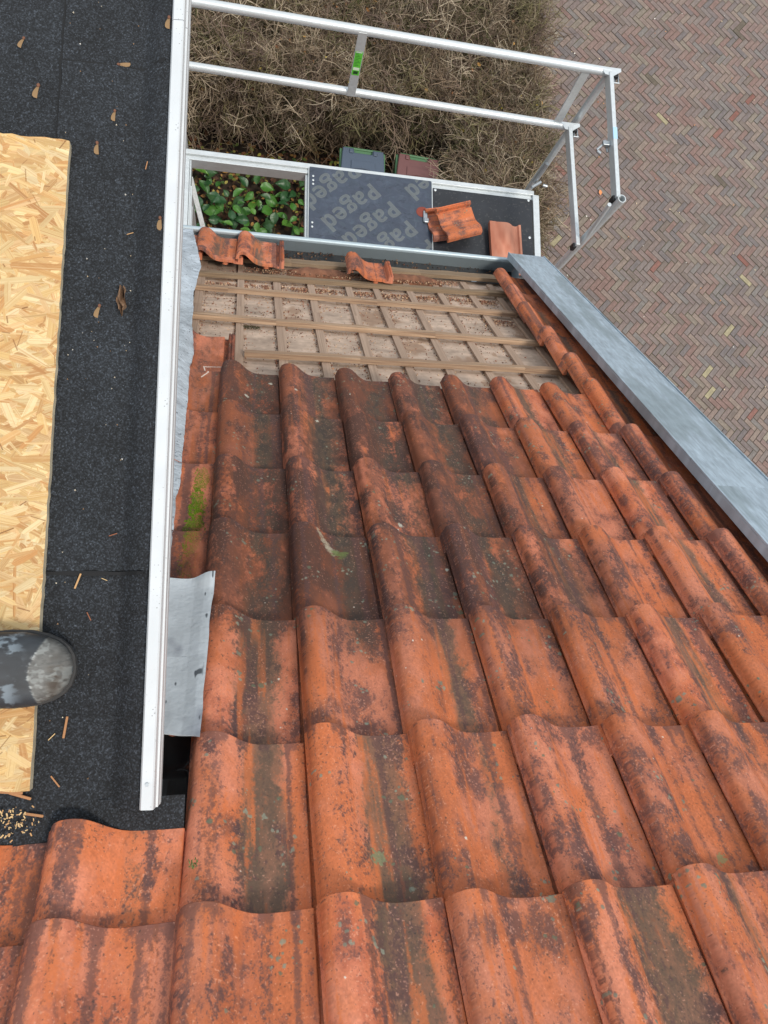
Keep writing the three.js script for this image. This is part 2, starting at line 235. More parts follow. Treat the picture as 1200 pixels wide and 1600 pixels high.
// ---------------------------------------------------------------- ground, soil, paving
{
  const gTex = makeTex(512, 512, (u, v, o) => { const k = 0.8 + 0.4 * fbm(u * 40, v * 40, 4, 3); o[0] = 96 * k; o[1] = 86 * k; o[2] = 74 * k; }); gTex.repeat.set(30, 30);
  const g = new THREE.PlaneGeometry(160, 160); g.rotateX(-Math.PI / 2); g.translate(0, -0.07, 0);
  structure(tag(mesh('ground', g, std({ map: gTex, roughness: 1 })), 'sandy ground under the bricks and the garden', 'ground'));
  const sTex = makeTex(1024, 1024, (u, v, o) => { const a = fbm(u * 30, v * 30, 4, 7), b = fbm(u * 120, v * 120, 3, 9), k = 0.55 + 0.5 * a + 0.4 * (b - 0.4); o[0] = 58 * k; o[1] = 46 * k; o[2] = 36 * k; mix3(o, [104, 76, 48], 0.6 * smooth(0.62, 0.7, b)); });
  const s = new THREE.PlaneGeometry(6.4, 9, 80, 100); s.rotateX(-Math.PI / 2); s.translate(0.05, 0, -6.2); const p = s.attributes.position;
  for (let i = 0; i < p.count; i++) p.setY(i, -0.045 + 0.05 * fbm(p.getX(i) * 3, p.getZ(i) * 3, 3, 5)); s.computeVertexNormals();
  structure(tag(mesh('garden_soil', s, std({ map: sTex, roughness: 1 })), 'dark bare garden soil under hedge and plants', 'soil'));
}
{ // herringbone brick paving
  const brickTex = makeTex(256, 256, (u, v, o) => { const k = 0.86 + 0.26 * (fbm(u * 14, v * 14, 4, 3)) + 0.10 * (fbm(u * 70, v * 70, 2, 6) - 0.5); o[0] = o[1] = o[2] = 226 * k * 0.98; });
  const palette = [[134, 116, 110], [126, 110, 106], [142, 122, 112], [120, 108, 106], [136, 112, 106], [146, 128, 116], [114, 106, 106], [130, 118, 114], [140, 114, 106], [136, 106, 98], [126, 120, 116], [138, 126, 112], [120, 106, 98], [134, 120, 114]];
  const rare = [[134, 88, 78], [142, 98, 88], [168, 156, 124], [104, 92, 80], [152, 140, 126]];
  const all = palette.concat(rare).map(([r, g, b], i) => { const m = (r + g + b) / 3; return [r, g, b].map((c, k) => Math.min(200, (c + (palette[0][k] - c) * (i < palette.length ? 0.28 : 0.1) - (k === 0 ? 3 : 0)) * 1.07)); }), mats = all.map((c) => std({ color: lin(...c), map: brickTex, roughness: 0.92 }));
  const L = 0.203, Wd = 0.0705, gap = 0.007, geoV = [0, 1, 2].map((k) => { const g = box(L - gap, 0.06, Wd - gap, 0, 0, 0, 0.006); return metricUV(g, 3.1, k * 0.37, k * 0.61); });
  const pav = new THREE.Group(); pav.name = 'brick_paving'; structure(tag(pav, 'herringbone paving of mauve-brown clay bricks', 'paving')); scene.add(pav);
  const a0 = -0.055, e1 = new THREE.Vector2(Math.cos(a0), Math.sin(a0)), e2 = new THREE.Vector2(-Math.sin(a0), Math.cos(a0)); // x,z of row direction and across
  const list = []; reseed(9);
  const S = Math.SQRT1_2;
  for (let m = -60; m < 90; m++) for (let n = -60; n < 40; n++) {
    const ox = m * Wd - 0, bx = (m * Wd + n * L), by = (m * Wd - n * L); // lattice (W,W),(L,-L)
    for (const o of [0, 1]) {
      const px = bx + (o ? Wd / 2 : L / 2), py = by + (o ? Wd + L / 2 - 0 : Wd / 2), rx = (px + py) * S, ry = (py - px) * S; // rotate by 45 degrees
      const X = 5.2 + rx * e1.x + ry * e2.x, Z = -5 + rx * e1.y + ry * e2.y;
      if (X < 3.02 || X > 9.2 || Z < -11.5 || Z > 1.2) continue;
      list.push({ X, Z, o, d: Math.hypot(X - 4.6, (Z + 4) * 0.9) });
    }
  }
  const inView = (b) => { const v = new THREE.Vector3(b.X, 0, b.Z).project(camera); return Math.abs(v.x) < 1.02 && Math.abs(v.y) < 1.02; };
  camera.updateMatrixWorld(); camera.updateProjectionMatrix();
  const eyeD = (b) => Math.hypot(b.X, EYE, b.Z);
  for (const b of list) { const v = inView(b); b.r = v && b.X > 3.75 && !(b.Z > -4.5 && b.X < 4.1 + (b.Z + 4.5) * 0.9) ? eyeD(b) : 1e3 + eyeD(b); }
  list.sort((p, q) => p.r - q.r);
  const groups = new Map(), ang = [0, 1].map((o) => -Math.atan2(e1.y, e1.x) + (o ? -Math.PI / 4 + 0 : Math.PI / 4));
  list.forEach((b, i) => {
    const q = rnd(), red = fbm(b.X * 1.1, b.Z * 0.7, 2, 4), c = q < 0.02 ? palette.length + Math.floor(rnd() * rare.length) : Math.floor(rnd() * palette.length), cc = red > 0.64 && rnd() < 0.25 ? (rnd() < 0.5 ? 8 : 9) : c;
    const y = -0.03 + rr(-0.003, 0.003), rot = [rr(-0.015, 0.015), ang[b.o] + rr(-0.02, 0.02), rr(-0.012, 0.012)];
    if (i < 300) { const m = mesh('brick', geoV[i % 3], mats[cc], pav); m.position.set(b.X, y, b.Z); m.rotation.set(...rot, 'YXZ'); m.name = i ? 'brick_' + String(i).padStart(3, '0') : 'brick'; }
    else { const g = geoV[i % 3].clone(), M4 = new THREE.Matrix4().makeRotationFromEuler(new THREE.Euler(...rot, 'YXZ')).setPosition(b.X, y, b.Z); g.applyMatrix4(M4); const k = all[cc], col = lin(...k), n = g.attributes.position.count, a = new Float32Array(n * 3); for (let t = 0; t < n; t++) { a[t * 3] = col.r; a[t * 3 + 1] = col.g; a[t * 3 + 2] = col.b; } g.setAttribute('color', new THREE.BufferAttribute(a, 3)); if (!groups.has(0)) groups.set(0, []); groups.get(0).push(g); }
  });
  const rest = mesh('bricks', mergeGeometries(groups.get(0)), std({ vertexColors: true, map: brickTex, roughness: 0.92 }), pav); rest.userData.kind = 'stuff';
  const jTex = makeTex(512, 512, (u, v, o) => { const k = 0.7 + 0.5 * fbm(u * 60, v * 60, 3, 4), m = smooth(0.58, 0.66, fbm(u * 9, v * 9, 3, 8)); o[0] = 104 * k; o[1] = 92 * k; o[2] = 80 * k; mix3(o, [78, 84, 52], 0.5 * m); }); jTex.repeat.set(3, 6);
  const j = new THREE.PlaneGeometry(6.6, 13.4); j.rotateX(-Math.PI / 2); j.translate(6.2, -0.009, -5.1); mesh('joint_sand', j, std({ map: jTex, roughness: 1 }), pav);
}

// ---------------------------------------------------------------- house: walls below the roof (out of sight from above)
{
  const h = thing('house', 'brick house under the orange tiled roof', 'house');
  const wallM = std({ color: lin(150, 104, 84), roughness: 0.95 });
  mesh('wall', box(6.4, 4.1, 0.25, -1.68, 2.05, -1.62), wallM, h); mesh('wall', box(0.25, 4.1, 6, 1.42, 2.05, 1.5), wallM, h);
  mesh('eaves_board', box(4.6, 0.16, 0.02, -0.75, EYE - 3.80, -1.845), M.battenOld, h);
}

// ---------------------------------------------------------------- pitched roof: deck, battens, tiles
const roof = new THREE.Group(); roof.name = 'pitched_roof'; roof.position.copy(roofPt(0, 0, 0)); roof.rotation.x = -TH; scene.add(roof);
tag(roof, 'steep roof of weathered orange clay tiles, partly stripped to wooden battens', 'roof');
const loc = (g, x, h, s) => { g.translate(x, h, -s); return g; };
{ // boards under the battens
  reseed(3);
  for (let i = 0; i < 12; i++) { const s = 0.35 + i * 0.3, g = box(2.4, 0.016, 0.2965, 0, 0, 0, 0.002); metricUV(g, 0.9, i * 0.31, i * 0.17); loc(g, 0.55 + rr(-0.01, 0.01), -0.131 + rr(-0.0015, 0.0015), s + 0.15); const m = mesh('deck_board', g, M.deck, roof); }
  // vertical counter battens
  for (const [i, x] of [-0.202, -0.014, 0.159, 0.328, 0.514, 0.676, 0.847, 1.024, 1.195, 1.365].entries()) {
    const g = box(0.036 + rr(-0.003, 0.003), 0.014, 3.5, 0, 0, 0, 0.002); metricUV(g, 2.3, i * 0.13, 0); const uv = g.attributes.uv; for (let k = 0; k < uv.count; k++) { const u = uv.getX(k); uv.setXY(k, uv.getY(k) * 0.4, u * 2 + i * 0.37); }
    g.rotateY(rr(-0.006, 0.006)); loc(g, x, -0.1155, 2.13); mesh('counter_batten', g, M.counter, roof);
  }
  // horizontal tile battens
  const batten = (x0, x1, sA, sB, w, t, top, mat, i) => {
    const n = 40, L = x1 - x0, g = new THREE.BoxGeometry(L, t, w, n, 1, 1), p = g.attributes.position;
    for (let k = 0; k < p.count; k++) { const x = p.getX(k), q = (vnoise(x * 7 + i * 9, i, 3) - 0.5), r = (vnoise(x * 26 + i * 9, p.getY(k) > 0 ? 5 : 9, 4) - 0.5); p.setZ(k, p.getZ(k) * (1 + 0.25 * r) + 0.006 * q); p.setY(k, p.getY(k) + 0.004 * q + 0.003 * r); }
    let gg = toCreasedNormals(g.toNonIndexed(), 0.6); metricUV(gg, 1.4, i * 0.3, i * 0.21); const uv = gg.attributes.uv; for (let k = 0; k < uv.count; k++) uv.setXY(k, uv.getX(k), uv.getY(k) * 2.5 + i * 0.13);
    gg.rotateY(Math.atan2(sB - sA, L)); loc(gg, (x0 + x1) / 2, top - t / 2, (sA + sB) / 2); return mesh('batten', gg, mat, roof);
  };
  batten(0.005, 1.355, 2.672, 2.705, 0.029, 0.022, -0.084, M.batten, 1);
  batten(-0.225, 1.358, 3.030, 3.010, 0.029, 0.022, -0.084, M.batten, 2);
  batten(-0.23, 1.362, 3.392, 3.378, 0.029, 0.022, -0.084, M.batten, 3);
  batten(-0.25, 1.45, 3.590, 3.690, 0.036, 0.022, -0.086, M.battenOld, 4);
  for (let j = -1; j < 7; j++) if (j >= 0) batten(-0.3, 1.5, noseOf(j) - 0.36, noseOf(j) - 0.36, 0.034, 0.02, -0.090, M.battenOld, 6 + j);
  // eaves board with a notch of missing wood on both sides of the rotten middle
  const g = batten(-0.3, 1.49, 3.850, 3.935, 0.075, 0.02, -0.080, M.battenOld, 15); g.name = 'eaves_batten';
}
{ // laid tiles
  let count = 0;
  const lay = (col, row, o = {}) => {
    const far = row <= 3, tex = far ? TEX_FAR : TEX_NEAR, seed = col * 131 + row * 17 + 500, nose = o.nose ?? noseOf(row), len = o.length ?? 0.38;
    const g = tileGeometry({ col: col - 1, row, tex, seed, length: len, tilt: o.tilt, broken: o.broken || 0, nominalNose: o.nominalNose, ribs: col === 0 && row < 0 });
    reseed(seed); const m = mesh('roof_tile', g, far ? TILE_FAR : TILE_NEAR, roof);
    m.position.set(LEFT + (col - 1) * W + (o.dx ?? rr(-0.0025, 0.0025)), (o.h ?? 0) + rr(-0.001, 0.0035), -(nose + (o.ds ?? rr(-0.008, 0.008)))); m.rotation.y = o.turn ?? rr(-0.014, 0.014); m.rotation.z = rr(-0.004, 0.014);
    m.name = count ? 'roof_tile_' + String(count).padStart(3, '0') : 'roof_tile'; count++; return m;
  };
  for (let row = 0; row <= 7; row++) for (let col = 1; col <= 8; col++) { if (col === 8 && row === 0) lay(8, 0, { nose: 2.445, ds: 0, length: 0.40 }); else if (col === 7 && row === 0) lay(7, 0, { broken: 1, turn: 0.03 }); else lay(col, row); }
  // verge column still laid down to the gutter
  [2.69, 2.99, 3.29, 3.56, 3.83].forEach((s, i) => lay(8, -1 - i, { nose: s, ds: 0, dx: [0.004, 0.0, -0.012, 0.004, 0.022][i], turn: [-0.03, -0.02, 0.015, 0, 0][i], h: 0.002 }));
  // column half hidden by the lead
  for (let row = -1; row <= 4; row++) lay(0, row, { dx: 0, turn: 0, length: row === 4 ? 0.29 : 0.38 });
  // cut row resting on the flat roof, and the full row over it
  lay(0, 5, { nose: 0.662, nominalNose: 0.662, length: 0.22, ds: 0, dx: -0.003, h: 0.006, tilt: 0.20 }); lay(-1, 5, { nose: 0.655, nominalNose: 0.655, length: 0.22, ds: 0, h: 0.0, tilt: 0.17 }); lay(-2, 5, { nose: 0.655, nominalNose: 0.655, length: 0.22, ds: 0, h: 0.0, tilt: 0.17 });
  for (let row = 6; row <= 7; row++) for (let col = -2; col <= 0; col++) lay(col, row, col === 0 && row === 6 ? { dx: -0.004, turn: 0.012 } : {});
}
const CLAY = std({ map: makeTex(256, 256, (u, v, o) => { const k = 0.92 + 0.4 * (fbm(u * 20, v * 14, 4, 3) - 0.5); o[0] = 206 * k; o[1] = 142 * k; o[2] = 116 * k; mix3(o, [150, 84, 62], 0.6 * smooth(0.55, 0.7, fbm(u * 12, v * 9, 4, 13))); }), roughness: 0.85 });
function looseTile(label, seedCol, seedRow, length, group, mat = TILE_FAR) {
  const g = tileGeometry({ col: seedCol, row: seedRow, tex: TEX_FAR, seed: seedCol * 31 + seedRow * 7 + 60, length, tilt: 0, ribs: true });
  const t = thing('loose_roof_tile', label, 'roof tile', [0, 0, 0], group || 'tiles left over from the stripped strip');
  mesh('clay_body', g, mat, t);
  const nib = new THREE.CylinderGeometry(0.012, 0.016, 0.016, 10); nib.translate(0.15, -0.067, length - 0.02); metricUV(nib, 0.2, 0.6, 0.2); mesh('hanging_nib', nib, mat, t);
  const hook = box(0.018, 0.01, 0.03, 0.018, -0.028, length - 0.018, 0.003); metricUV(hook, 0.2, 0.6, 0.2); mesh('side_lug', hook, mat, t); return t;
}
const setOnRoof = (t, x, h, s, turn = 0, tip = 0) => { t.position.copy(roofPt(x, h, s)); t.quaternion.setFromEuler(new THREE.Euler(-TH, 0, 0)).multiply(new THREE.Quaternion().setFromEuler(new THREE.Euler(tip, turn, 0))); };
setOnRoof(looseTile('eaves tile poking out from under the grey lead at the gutter', 6, -2, 0.33), -0.452, 0.000, 4.06, 0, 0.03);
setOnRoof(looseTile('left tile of the overlapping pair still lying over the gutter', 5, 1, 0.35), -0.243, 0.004, 4.055, -0.02, 0.03);
setOnRoof(looseTile('right tile of the overlapping pair, ribbed edge showing, over the gutter', 6, 2, 0.35), -0.035, 0.010, 4.03, -0.03, 0.03);
setOnRoof(looseTile('lone clay tile lying across the eaves board mid gutter', 5, 3, 0.235), 0.528, 0.000, 3.875, -0.05, 0.05);

// ---------------------------------------------------------------- lead flashings
function sheet(nu, nv, f, thick) { // f(u,v) -> [x,h,s]; solid sheet, roof-local
  const pos = [], uv = [], idx = [], n = (nu + 1) * (nv + 1);
  for (const lay of [0, 1]) for (let j = 0; j <= nv; j++) for (let i = 0; i <= nu; i++) { const [x, h, s] = f(i / nu, j / nv); pos.push(x, h - lay * thick, -s); uv.push(x / 0.5, s / 1.0); }
  const id = (l, i, j) => l * n + j * (nu + 1) + i;
  for (let j = 0; j < nv; j++) for (let i = 0; i < nu; i++) { const a = id(0, i, j), b = id(0, i + 1, j), c = id(0, i, j + 1), d = id(0, i + 1, j + 1); idx.push(a, b, c, b, d, c); const e = id(1, i, j), g = id(1, i + 1, j), h = id(1, i, j + 1), k = id(1, i + 1, j + 1); idx.push(e, h, g, g, h, k); }
  for (let i = 0; i < nu; i++) { idx.push(id(0, i, 0), id(1, i, 0), id(0, i + 1, 0), id(0, i + 1, 0), id(1, i, 0), id(1, i + 1, 0)); idx.push(id(0, i, nv), id(0, i + 1, nv), id(1, i, nv), id(0, i + 1, nv), id(1, i + 1, nv), id(1, i, nv)); }
  for (let j = 0; j < nv; j++) { idx.push(id(0, 0, j), id(0, 0, j + 1), id(1, 0, j), id(0, 0, j + 1), id(1, 0, j + 1), id(1, 0, j)); idx.push(id(0, nu, j), id(1, nu, j), id(0, nu, j + 1), id(0, nu, j + 1), id(1, nu, j), id(1, nu, j + 1)); }
  let g = new THREE.BufferGeometry(); g.setAttribute('position', new THREE.Float32BufferAttribute(pos, 3)); g.setAttribute('uv', new THREE.Float32BufferAttribute(uv, 2)); g.setIndex(idx); return toCreasedNormals(g, 0.9);
}
const profTop = (lx) => { lx = ((lx % W) + W) % W; for (let i = 1; i < PROFILE.length; i++) if (PROFILE[i][0] >= lx) { const a = PROFILE[i - 1], b = PROFILE[i]; return lerp(a[1], b[1], (lx - a[0]) / (b[0] - a[0])); } return -0.03; };
const onRoof = (o) => { o.position.copy(roof.position); o.rotation.copy(roof.rotation); return o; };
{
  const edges = [[1.16, -0.147], [1.24, -0.152], [1.36, -0.158], [1.47, -0.158], [1.60, -0.164], [1.66, -0.158], [1.9, -0.166], [2.1, -0.170], [2.38, -0.181], [2.5, -0.176], [2.73, -0.195], [3.1, -0.212], [3.36, -0.205], [3.45, -0.200], [3.62, -0.225], [3.80, -0.252], [4.0, -0.275]];
  const edgeAt = (s) => { for (let i = 1; i < edges.length; i++) if (s <= edges[i][0]) { const a = edges[i - 1], b = edges[i]; return lerp(a[1], b[1], (s - a[0]) / (b[0] - a[0])); } return -0.275; };
  const f = (u, v) => {
    const s = 1.165 + v * 2.80, e = edgeAt(s) + 0.0025 * (vnoise(s * 90, 1, 5) - 0.5) + 0.006 * (fbm(s * 11, 2, 3, 5) - 0.5), x = lerp(-0.36, e, u);
    let h; const lx = x - LEFT + W; // column 0
    const tile = profTop(lx) + 0.007 - 0.010 * (((NOSE0 - s) / GAUGE % 1 + 1) % 1), bare = -0.066 + 0.045 * smooth(-0.21, -0.34, x) + 0.02 * smooth(0.03, -0.26, x);
    h = lerp(tile, lx < 0 ? -0.004 : tile, 1); if (lx < 0.02) h = lerp(h, 0.004, smooth(0.02, -0.02, lx));
    h = lerp(h, bare + 0.03, smooth(2.66, 2.78, s)); h = lerp(h, 0.006, smooth(3.45, 3.62, s));
    h += 0.005 * (fbm(x * 26, s * 16, 3, 8) - 0.5) + 0.003 * (vnoise(s * 22, x * 40, 18) - 0.5) + (u > 0.93 ? 0.004 * vnoise(s * 30, 3, 9) : 0);
    return [x, h, s];
  };
  const m = onRoof(mesh('lead_flashing', sheet(26, 240, f, 0.0025), M.lead)); tag(m, 'long rumpled pale lead strip running beside the white roof trim', 'flashing');
  const f2 = (u, v) => {
    const s = 0.815 + v * 0.415 + 0.012 * Math.sin(u * 3) * (1 - v) - 0.010 * u * (1 - v), x = lerp(-0.21, -0.058 + 0.008 * v + 0.004 * (vnoise(s * 22, 4, 3) - 0.5), u), lx = x - LEFT + W;
    let h = Math.max(profTop(Math.min(lx, 0.198)) + 0.008, lerp(0.006, -0.004, smooth(-0.20, -0.11, x))); h = Math.max(h, -0.004 + 0.008 * smooth(-0.098, -0.06, x)); if (lx < 0.02) h = lerp(h, 0.004, smooth(0.02, -0.02, lx));
    h += 0.003 * (fbm(x * 14, s * 12, 2, 28) - 0.5) + 0.016 * smooth(0.88, 1, v) * smooth(0.62, 1, u);
    return [x, h, s];
  };
  const m2 = onRoof(mesh('lead_flashing', sheet(40, 60, f2, 0.0025), M.lead2)); tag(m2, 'short stained lead patch with a turned-up corner lapping the tiles', 'flashing');
}

// ---------------------------------------------------------------- zinc verge capping
{
  const z = thing('verge_capping', 'long blue-grey zinc capping along the open roof edge', 'capping'); onRoof(z);
  const ang = (1.479 - 1.413) / (3.98 - 1.327), wide = 0.222, s0 = -0.3, s1 = 4.03, L = s1 - s0;
  const xAt = (s) => 1.413 + (s - 1.327) * ang, mid = (s0 + s1) / 2;
  const put = (name, sx, sy, ox, h) => { const g = new RoundedBoxGeometry(sx, sy, L, 2, 0.0018); const p = g.attributes.position, uv = g.attributes.uv; for (let k = 0; k < p.count; k++) uv.setXY(k, (p.getX(k) + 0.12) / 0.26, (p.getZ(k) + L / 2) / 2.4); g.rotateY(-ang); g.translate(xAt(mid) + ox, h, -mid); return mesh(name, g, M.zinc, z); };
  put('top_plate', wide, 0.004, wide / 2, 0.032); put('inner_fold', 0.004, 0.030, 0.0025, 0.0155); put('inner_lip', 0.007, 0.007, 0.0035, 0.0365); put('outer_lip', 0.006, 0.005, wide - 0.003, 0.0360); put('outer_fold', 0.004, 0.14, wide - 0.0025, -0.0405);
  const b = box(0.08, 0.12, L - 0.03, wide - 0.055, -0.032, 0, 0.002); b.rotateY(-ang); b.translate(xAt(mid), 0, -mid); mesh('barge_board', b, M.battenOld, z);
}

// ---------------------------------------------------------------- gutter
{
  const g = thing('gutter', 'grey metal box gutter with black bed full of crumbs', 'gutter', [0, EYE, 0]);
  const x0 = -0.9, x1 = 1.575, xm = (x0 + x1) / 2, L = x1 - x0;
  const part = (name, sx, sy, sz, y, z, mat) => { const b = box(sx, sy, sz, 0, 0, 0, 0.003, 2); metricUV(b, 1.5); b.translate(xm, y, z); return mesh(name, b, mat, g); };
  part('front_wall', L, 0.115, 0.006, -3.765, -2.008, M.gutter);
  const lip = bar([x0, -3.712, -2.020], [x1, -3.712, -2.020], 0.0145, 16); metricUV(lip, 1.5); mesh('rolled_lip', lip, M.gutter, g);
  part('floor', L, 0.005, 0.16, -3.822, -1.931, M.gutterBed); part('back_wall', L, 0.10, 0.005, -3.775, -1.853, M.gutterBed); part('end_cap', 0.004, 0.11, 0.15, -3.77, -1.93, M.gutter).position.x = L / 2;
  for (const x of [-0.02, 0.66, 1.30]) { const b = box(0.03, 0.004, 0.05, x, -3.722, -1.872, 0.001); mesh('bracket', b, M.steel, g); }
}

// ---------------------------------------------------------------- dormer with flat felt roof
const FLAT = EYE - 1.252;
{
  const d = thing('dormer', 'flat-roofed dormer covered in charcoal mineral felt', 'dormer');
  const felt = (name, pts, z0, z1, thick, sx = 0) => { // strip with profile pts (x, y) swept along z
    const nz = 60, pos = [], uv = [], idx = [], n = pts.length, jit = sx;
    for (const l of [0, 1]) for (let k = 0; k <= nz; k++) for (let i = 0; i < n; i++) { const z = lerp(z0, z1, k / nz), edge = k === 0 || k === nz ? 0.0035 * (vnoise(pts[i][0] * 70, z0 * 9, 3) - 0.5) : 0; const x = pts[i][0] + (i === 0 ? jit * (vnoise(z * 30, 3, 4) - 0.5) : 0); pos.push(x, FLAT + pts[i][1] - l * thick + 0.007 * (fbm(x * 9, z * 6, 2, 6) - 0.5), z + edge); uv.push(x / 0.9 + 0.6, z / 1.8 + 0.7); }
    const id = (l, k, i) => l * (nz + 1) * n + k * n + i, q = (a, b, c, e) => idx.push(a, b, c, b, e, c);
    for (let k = 0; k < nz; k++) for (let i = 0; i < n - 1; i++) { q(id(0, k, i), id(0, k + 1, i), id(0, k, i + 1), id(0, k + 1, i + 1)); q(id(1, k, i), id(1, k, i + 1), id(1, k + 1, i), id(1, k + 1, i + 1)); }
    for (let k = 0; k < nz; k++) for (const i of [0, n - 1]) q(id(0, k, i), id(1, k, i), id(0, k + 1, i), id(1, k + 1, i));
    for (let i = 0; i < n - 1; i++) for (const k of [0, nz]) q(id(0, k, i), id(0, k, i + 1), id(1, k, i), id(1, k, i + 1));
    let g = new THREE.BufferGeometry(); g.setAttribute('position', new THREE.Float32BufferAttribute(pos, 3)); g.setAttribute('uv', new THREE.Float32BufferAttribute(uv, 2)); g.setIndex(idx); g.computeVertexNormals();
    const nn = g.attributes.normal; if (nn.getY(5 * n + 1) < 0) { for (let t = 0; t < idx.length; t += 3) { const s = idx[t]; idx[t] = idx[t + 1]; idx[t + 1] = s; } g.setIndex(idx); }
    return mesh(name, toCreasedNormals(g, 0.7), M.felt, d);
  };
  const range = (a, b, n, y) => Array.from({ length: n + 1 }, (_, i) => [lerp(a, b, i / n), y]);
  felt('felt_sheet', range(-1.6, -0.322, 40, 0), -1.5, 0.62, 0.004);
  const strip = (lift) => [...range(-0.329, -0.215, 8, lift), [-0.208, lift - 0.002], [-0.200, lift - 0.004], [-0.192, lift - 0.0042], [-0.186, lift - 0.001], [-0.178, lift + 0.008], [-0.166, lift + 0.021], [-0.150, lift + 0.031], [-0.130, lift + 0.035]];
  felt('felt_strip', strip(0.0045), -1.5, -0.955, 0.004, 0.004); felt('felt_strip', strip(0.0085), -0.974, -0.062, 0.004, 0.004); felt('felt_strip', strip(0.0048), -0.080, 0.31, 0.004, 0.004);
  felt('felt_strip', [...range(-0.329, -0.075, 16, 0.0035)], 0.300, 0.47, 0.004);
  const bead = (name, f, n) => { const nv = 4, g = sheet(nv, n, f, 0.002), m = mesh(name, g, std({ color: lin(15, 16, 18), roughness: 0.8 }), d); return m; };
  const crossBead = (z, y) => bead('bitumen_seam', (u, v) => { const x = lerp(-0.327, -0.150, v), w = 0.003 + 0.008 * vnoise(x * 40, z * 9, 3) ** 2; return [x, FLAT + y + (x > -0.19 ? 0.034 * smooth(-0.19, -0.15, x) : 0) - 0.0015 * Math.abs(u - 0.5), -(z + (u - 0.5) * w)]; }, 60);
  crossBead(-0.976, 0.0068); crossBead(-0.058, 0.0072);
  bead('bitumen_seam', (u, v) => { const z = lerp(-1.48, -0.80, v), w = 0.004 + 0.008 * vnoise(z * 36, 4, 3) ** 2; return [-0.331 + (u - 0.5) * w, FLAT + 0.0026 - 0.001 * Math.abs(u - 0.5), -z]; }, 80);
  const k = d; const wallM = std({ color: lin(196, 200, 200), roughness: 0.6 });
  mesh('roof_deck', box(1.46, 0.05, 2.0, -0.875, FLAT - 0.031, -0.49), M.battenOld, k);
  // cheek wall under the overhang, its foot cut to the roof slope
  const tri = new THREE.Shape(); const fy = (z) => { const s = (-z + (DP + 0.12) * Math.sin(TH)) / Math.cos(TH); return EYE - (DP + 0.12) * Math.cos(TH) - s * Math.sin(TH); };
  tri.moveTo(-0.30, FLAT - 0.057); tri.lineTo(1.46, FLAT - 0.057); tri.lineTo(1.46, fy(-1.46)); tri.lineTo(-0.30, fy(0.30)); const cg = new THREE.ExtrudeGeometry(tri, { depth: 0.05, bevelEnabled: false }); cg.rotateY(Math.PI / 2); cg.translate(-0.41, 0, 0); mesh('cheek_wall', cg, wallM, k);
  mesh('front_wall', box(1.2, 1.7, 0.05, -1.0, FLAT - 0.91, -1.45), wallM, k);
}
// aluminium edge trim in two lengths
{
  const prof = [[-0.1395, -1.238], [-0.1395, -1.204], [-0.137, -1.2005], [-0.121, -1.1985], [-0.1185, -1.2005], [-0.1165, -1.2150], [-0.1135, -1.2165], [-0.1125, -1.2310], [-0.1115, -1.2325], [-0.1115, -1.2520], [-0.1135, -1.2520], [-0.1145, -1.2360]];
  for (const [a, b, label] of [[0.308, -1.048, 'long white aluminium edge trim between the black felt and the lead'], [-1.0495, -1.5, 'short end length of white trim beyond the butt joint, above the guard rail']]) {
    const t = thing('edge_trim', label, 'roof trim', [0, EYE, 0], 'aluminium roof edge trims'); const g = extrudeZ(prof, a, b); metricUV(g, 2); mesh('extrusion', g, M.trim, t);
    if (a > 0) { const sc = new THREE.CylinderGeometry(0.003, 0.003, 0.002, 12); sc.translate(-0.129, -1.1982, 0.27); mesh('rivet', sc, M.steel, t); }
  }
}
{ // black rubber membrane in the gap beside the trim
  const f = (u, v) => { const x = lerp(-0.165, -0.058, u), s = lerp(0.60, 0.90, v); return [x, -0.052 - 0.014 * Math.sin(u * Math.PI) + 0.02 * smooth(0.85, 1, u) + 0.004 * (fbm(x * 20, s * 14, 2, 4) - 0.5) - 0.008 * smooth(0.62, 0.66, v), s]; };
  tag(onRoof(mesh('rubber_membrane', sheet(20, 30, f, 0.0015), M.membrane)), 'glossy black rubber membrane showing between trim end and tiles', 'membrane');
}

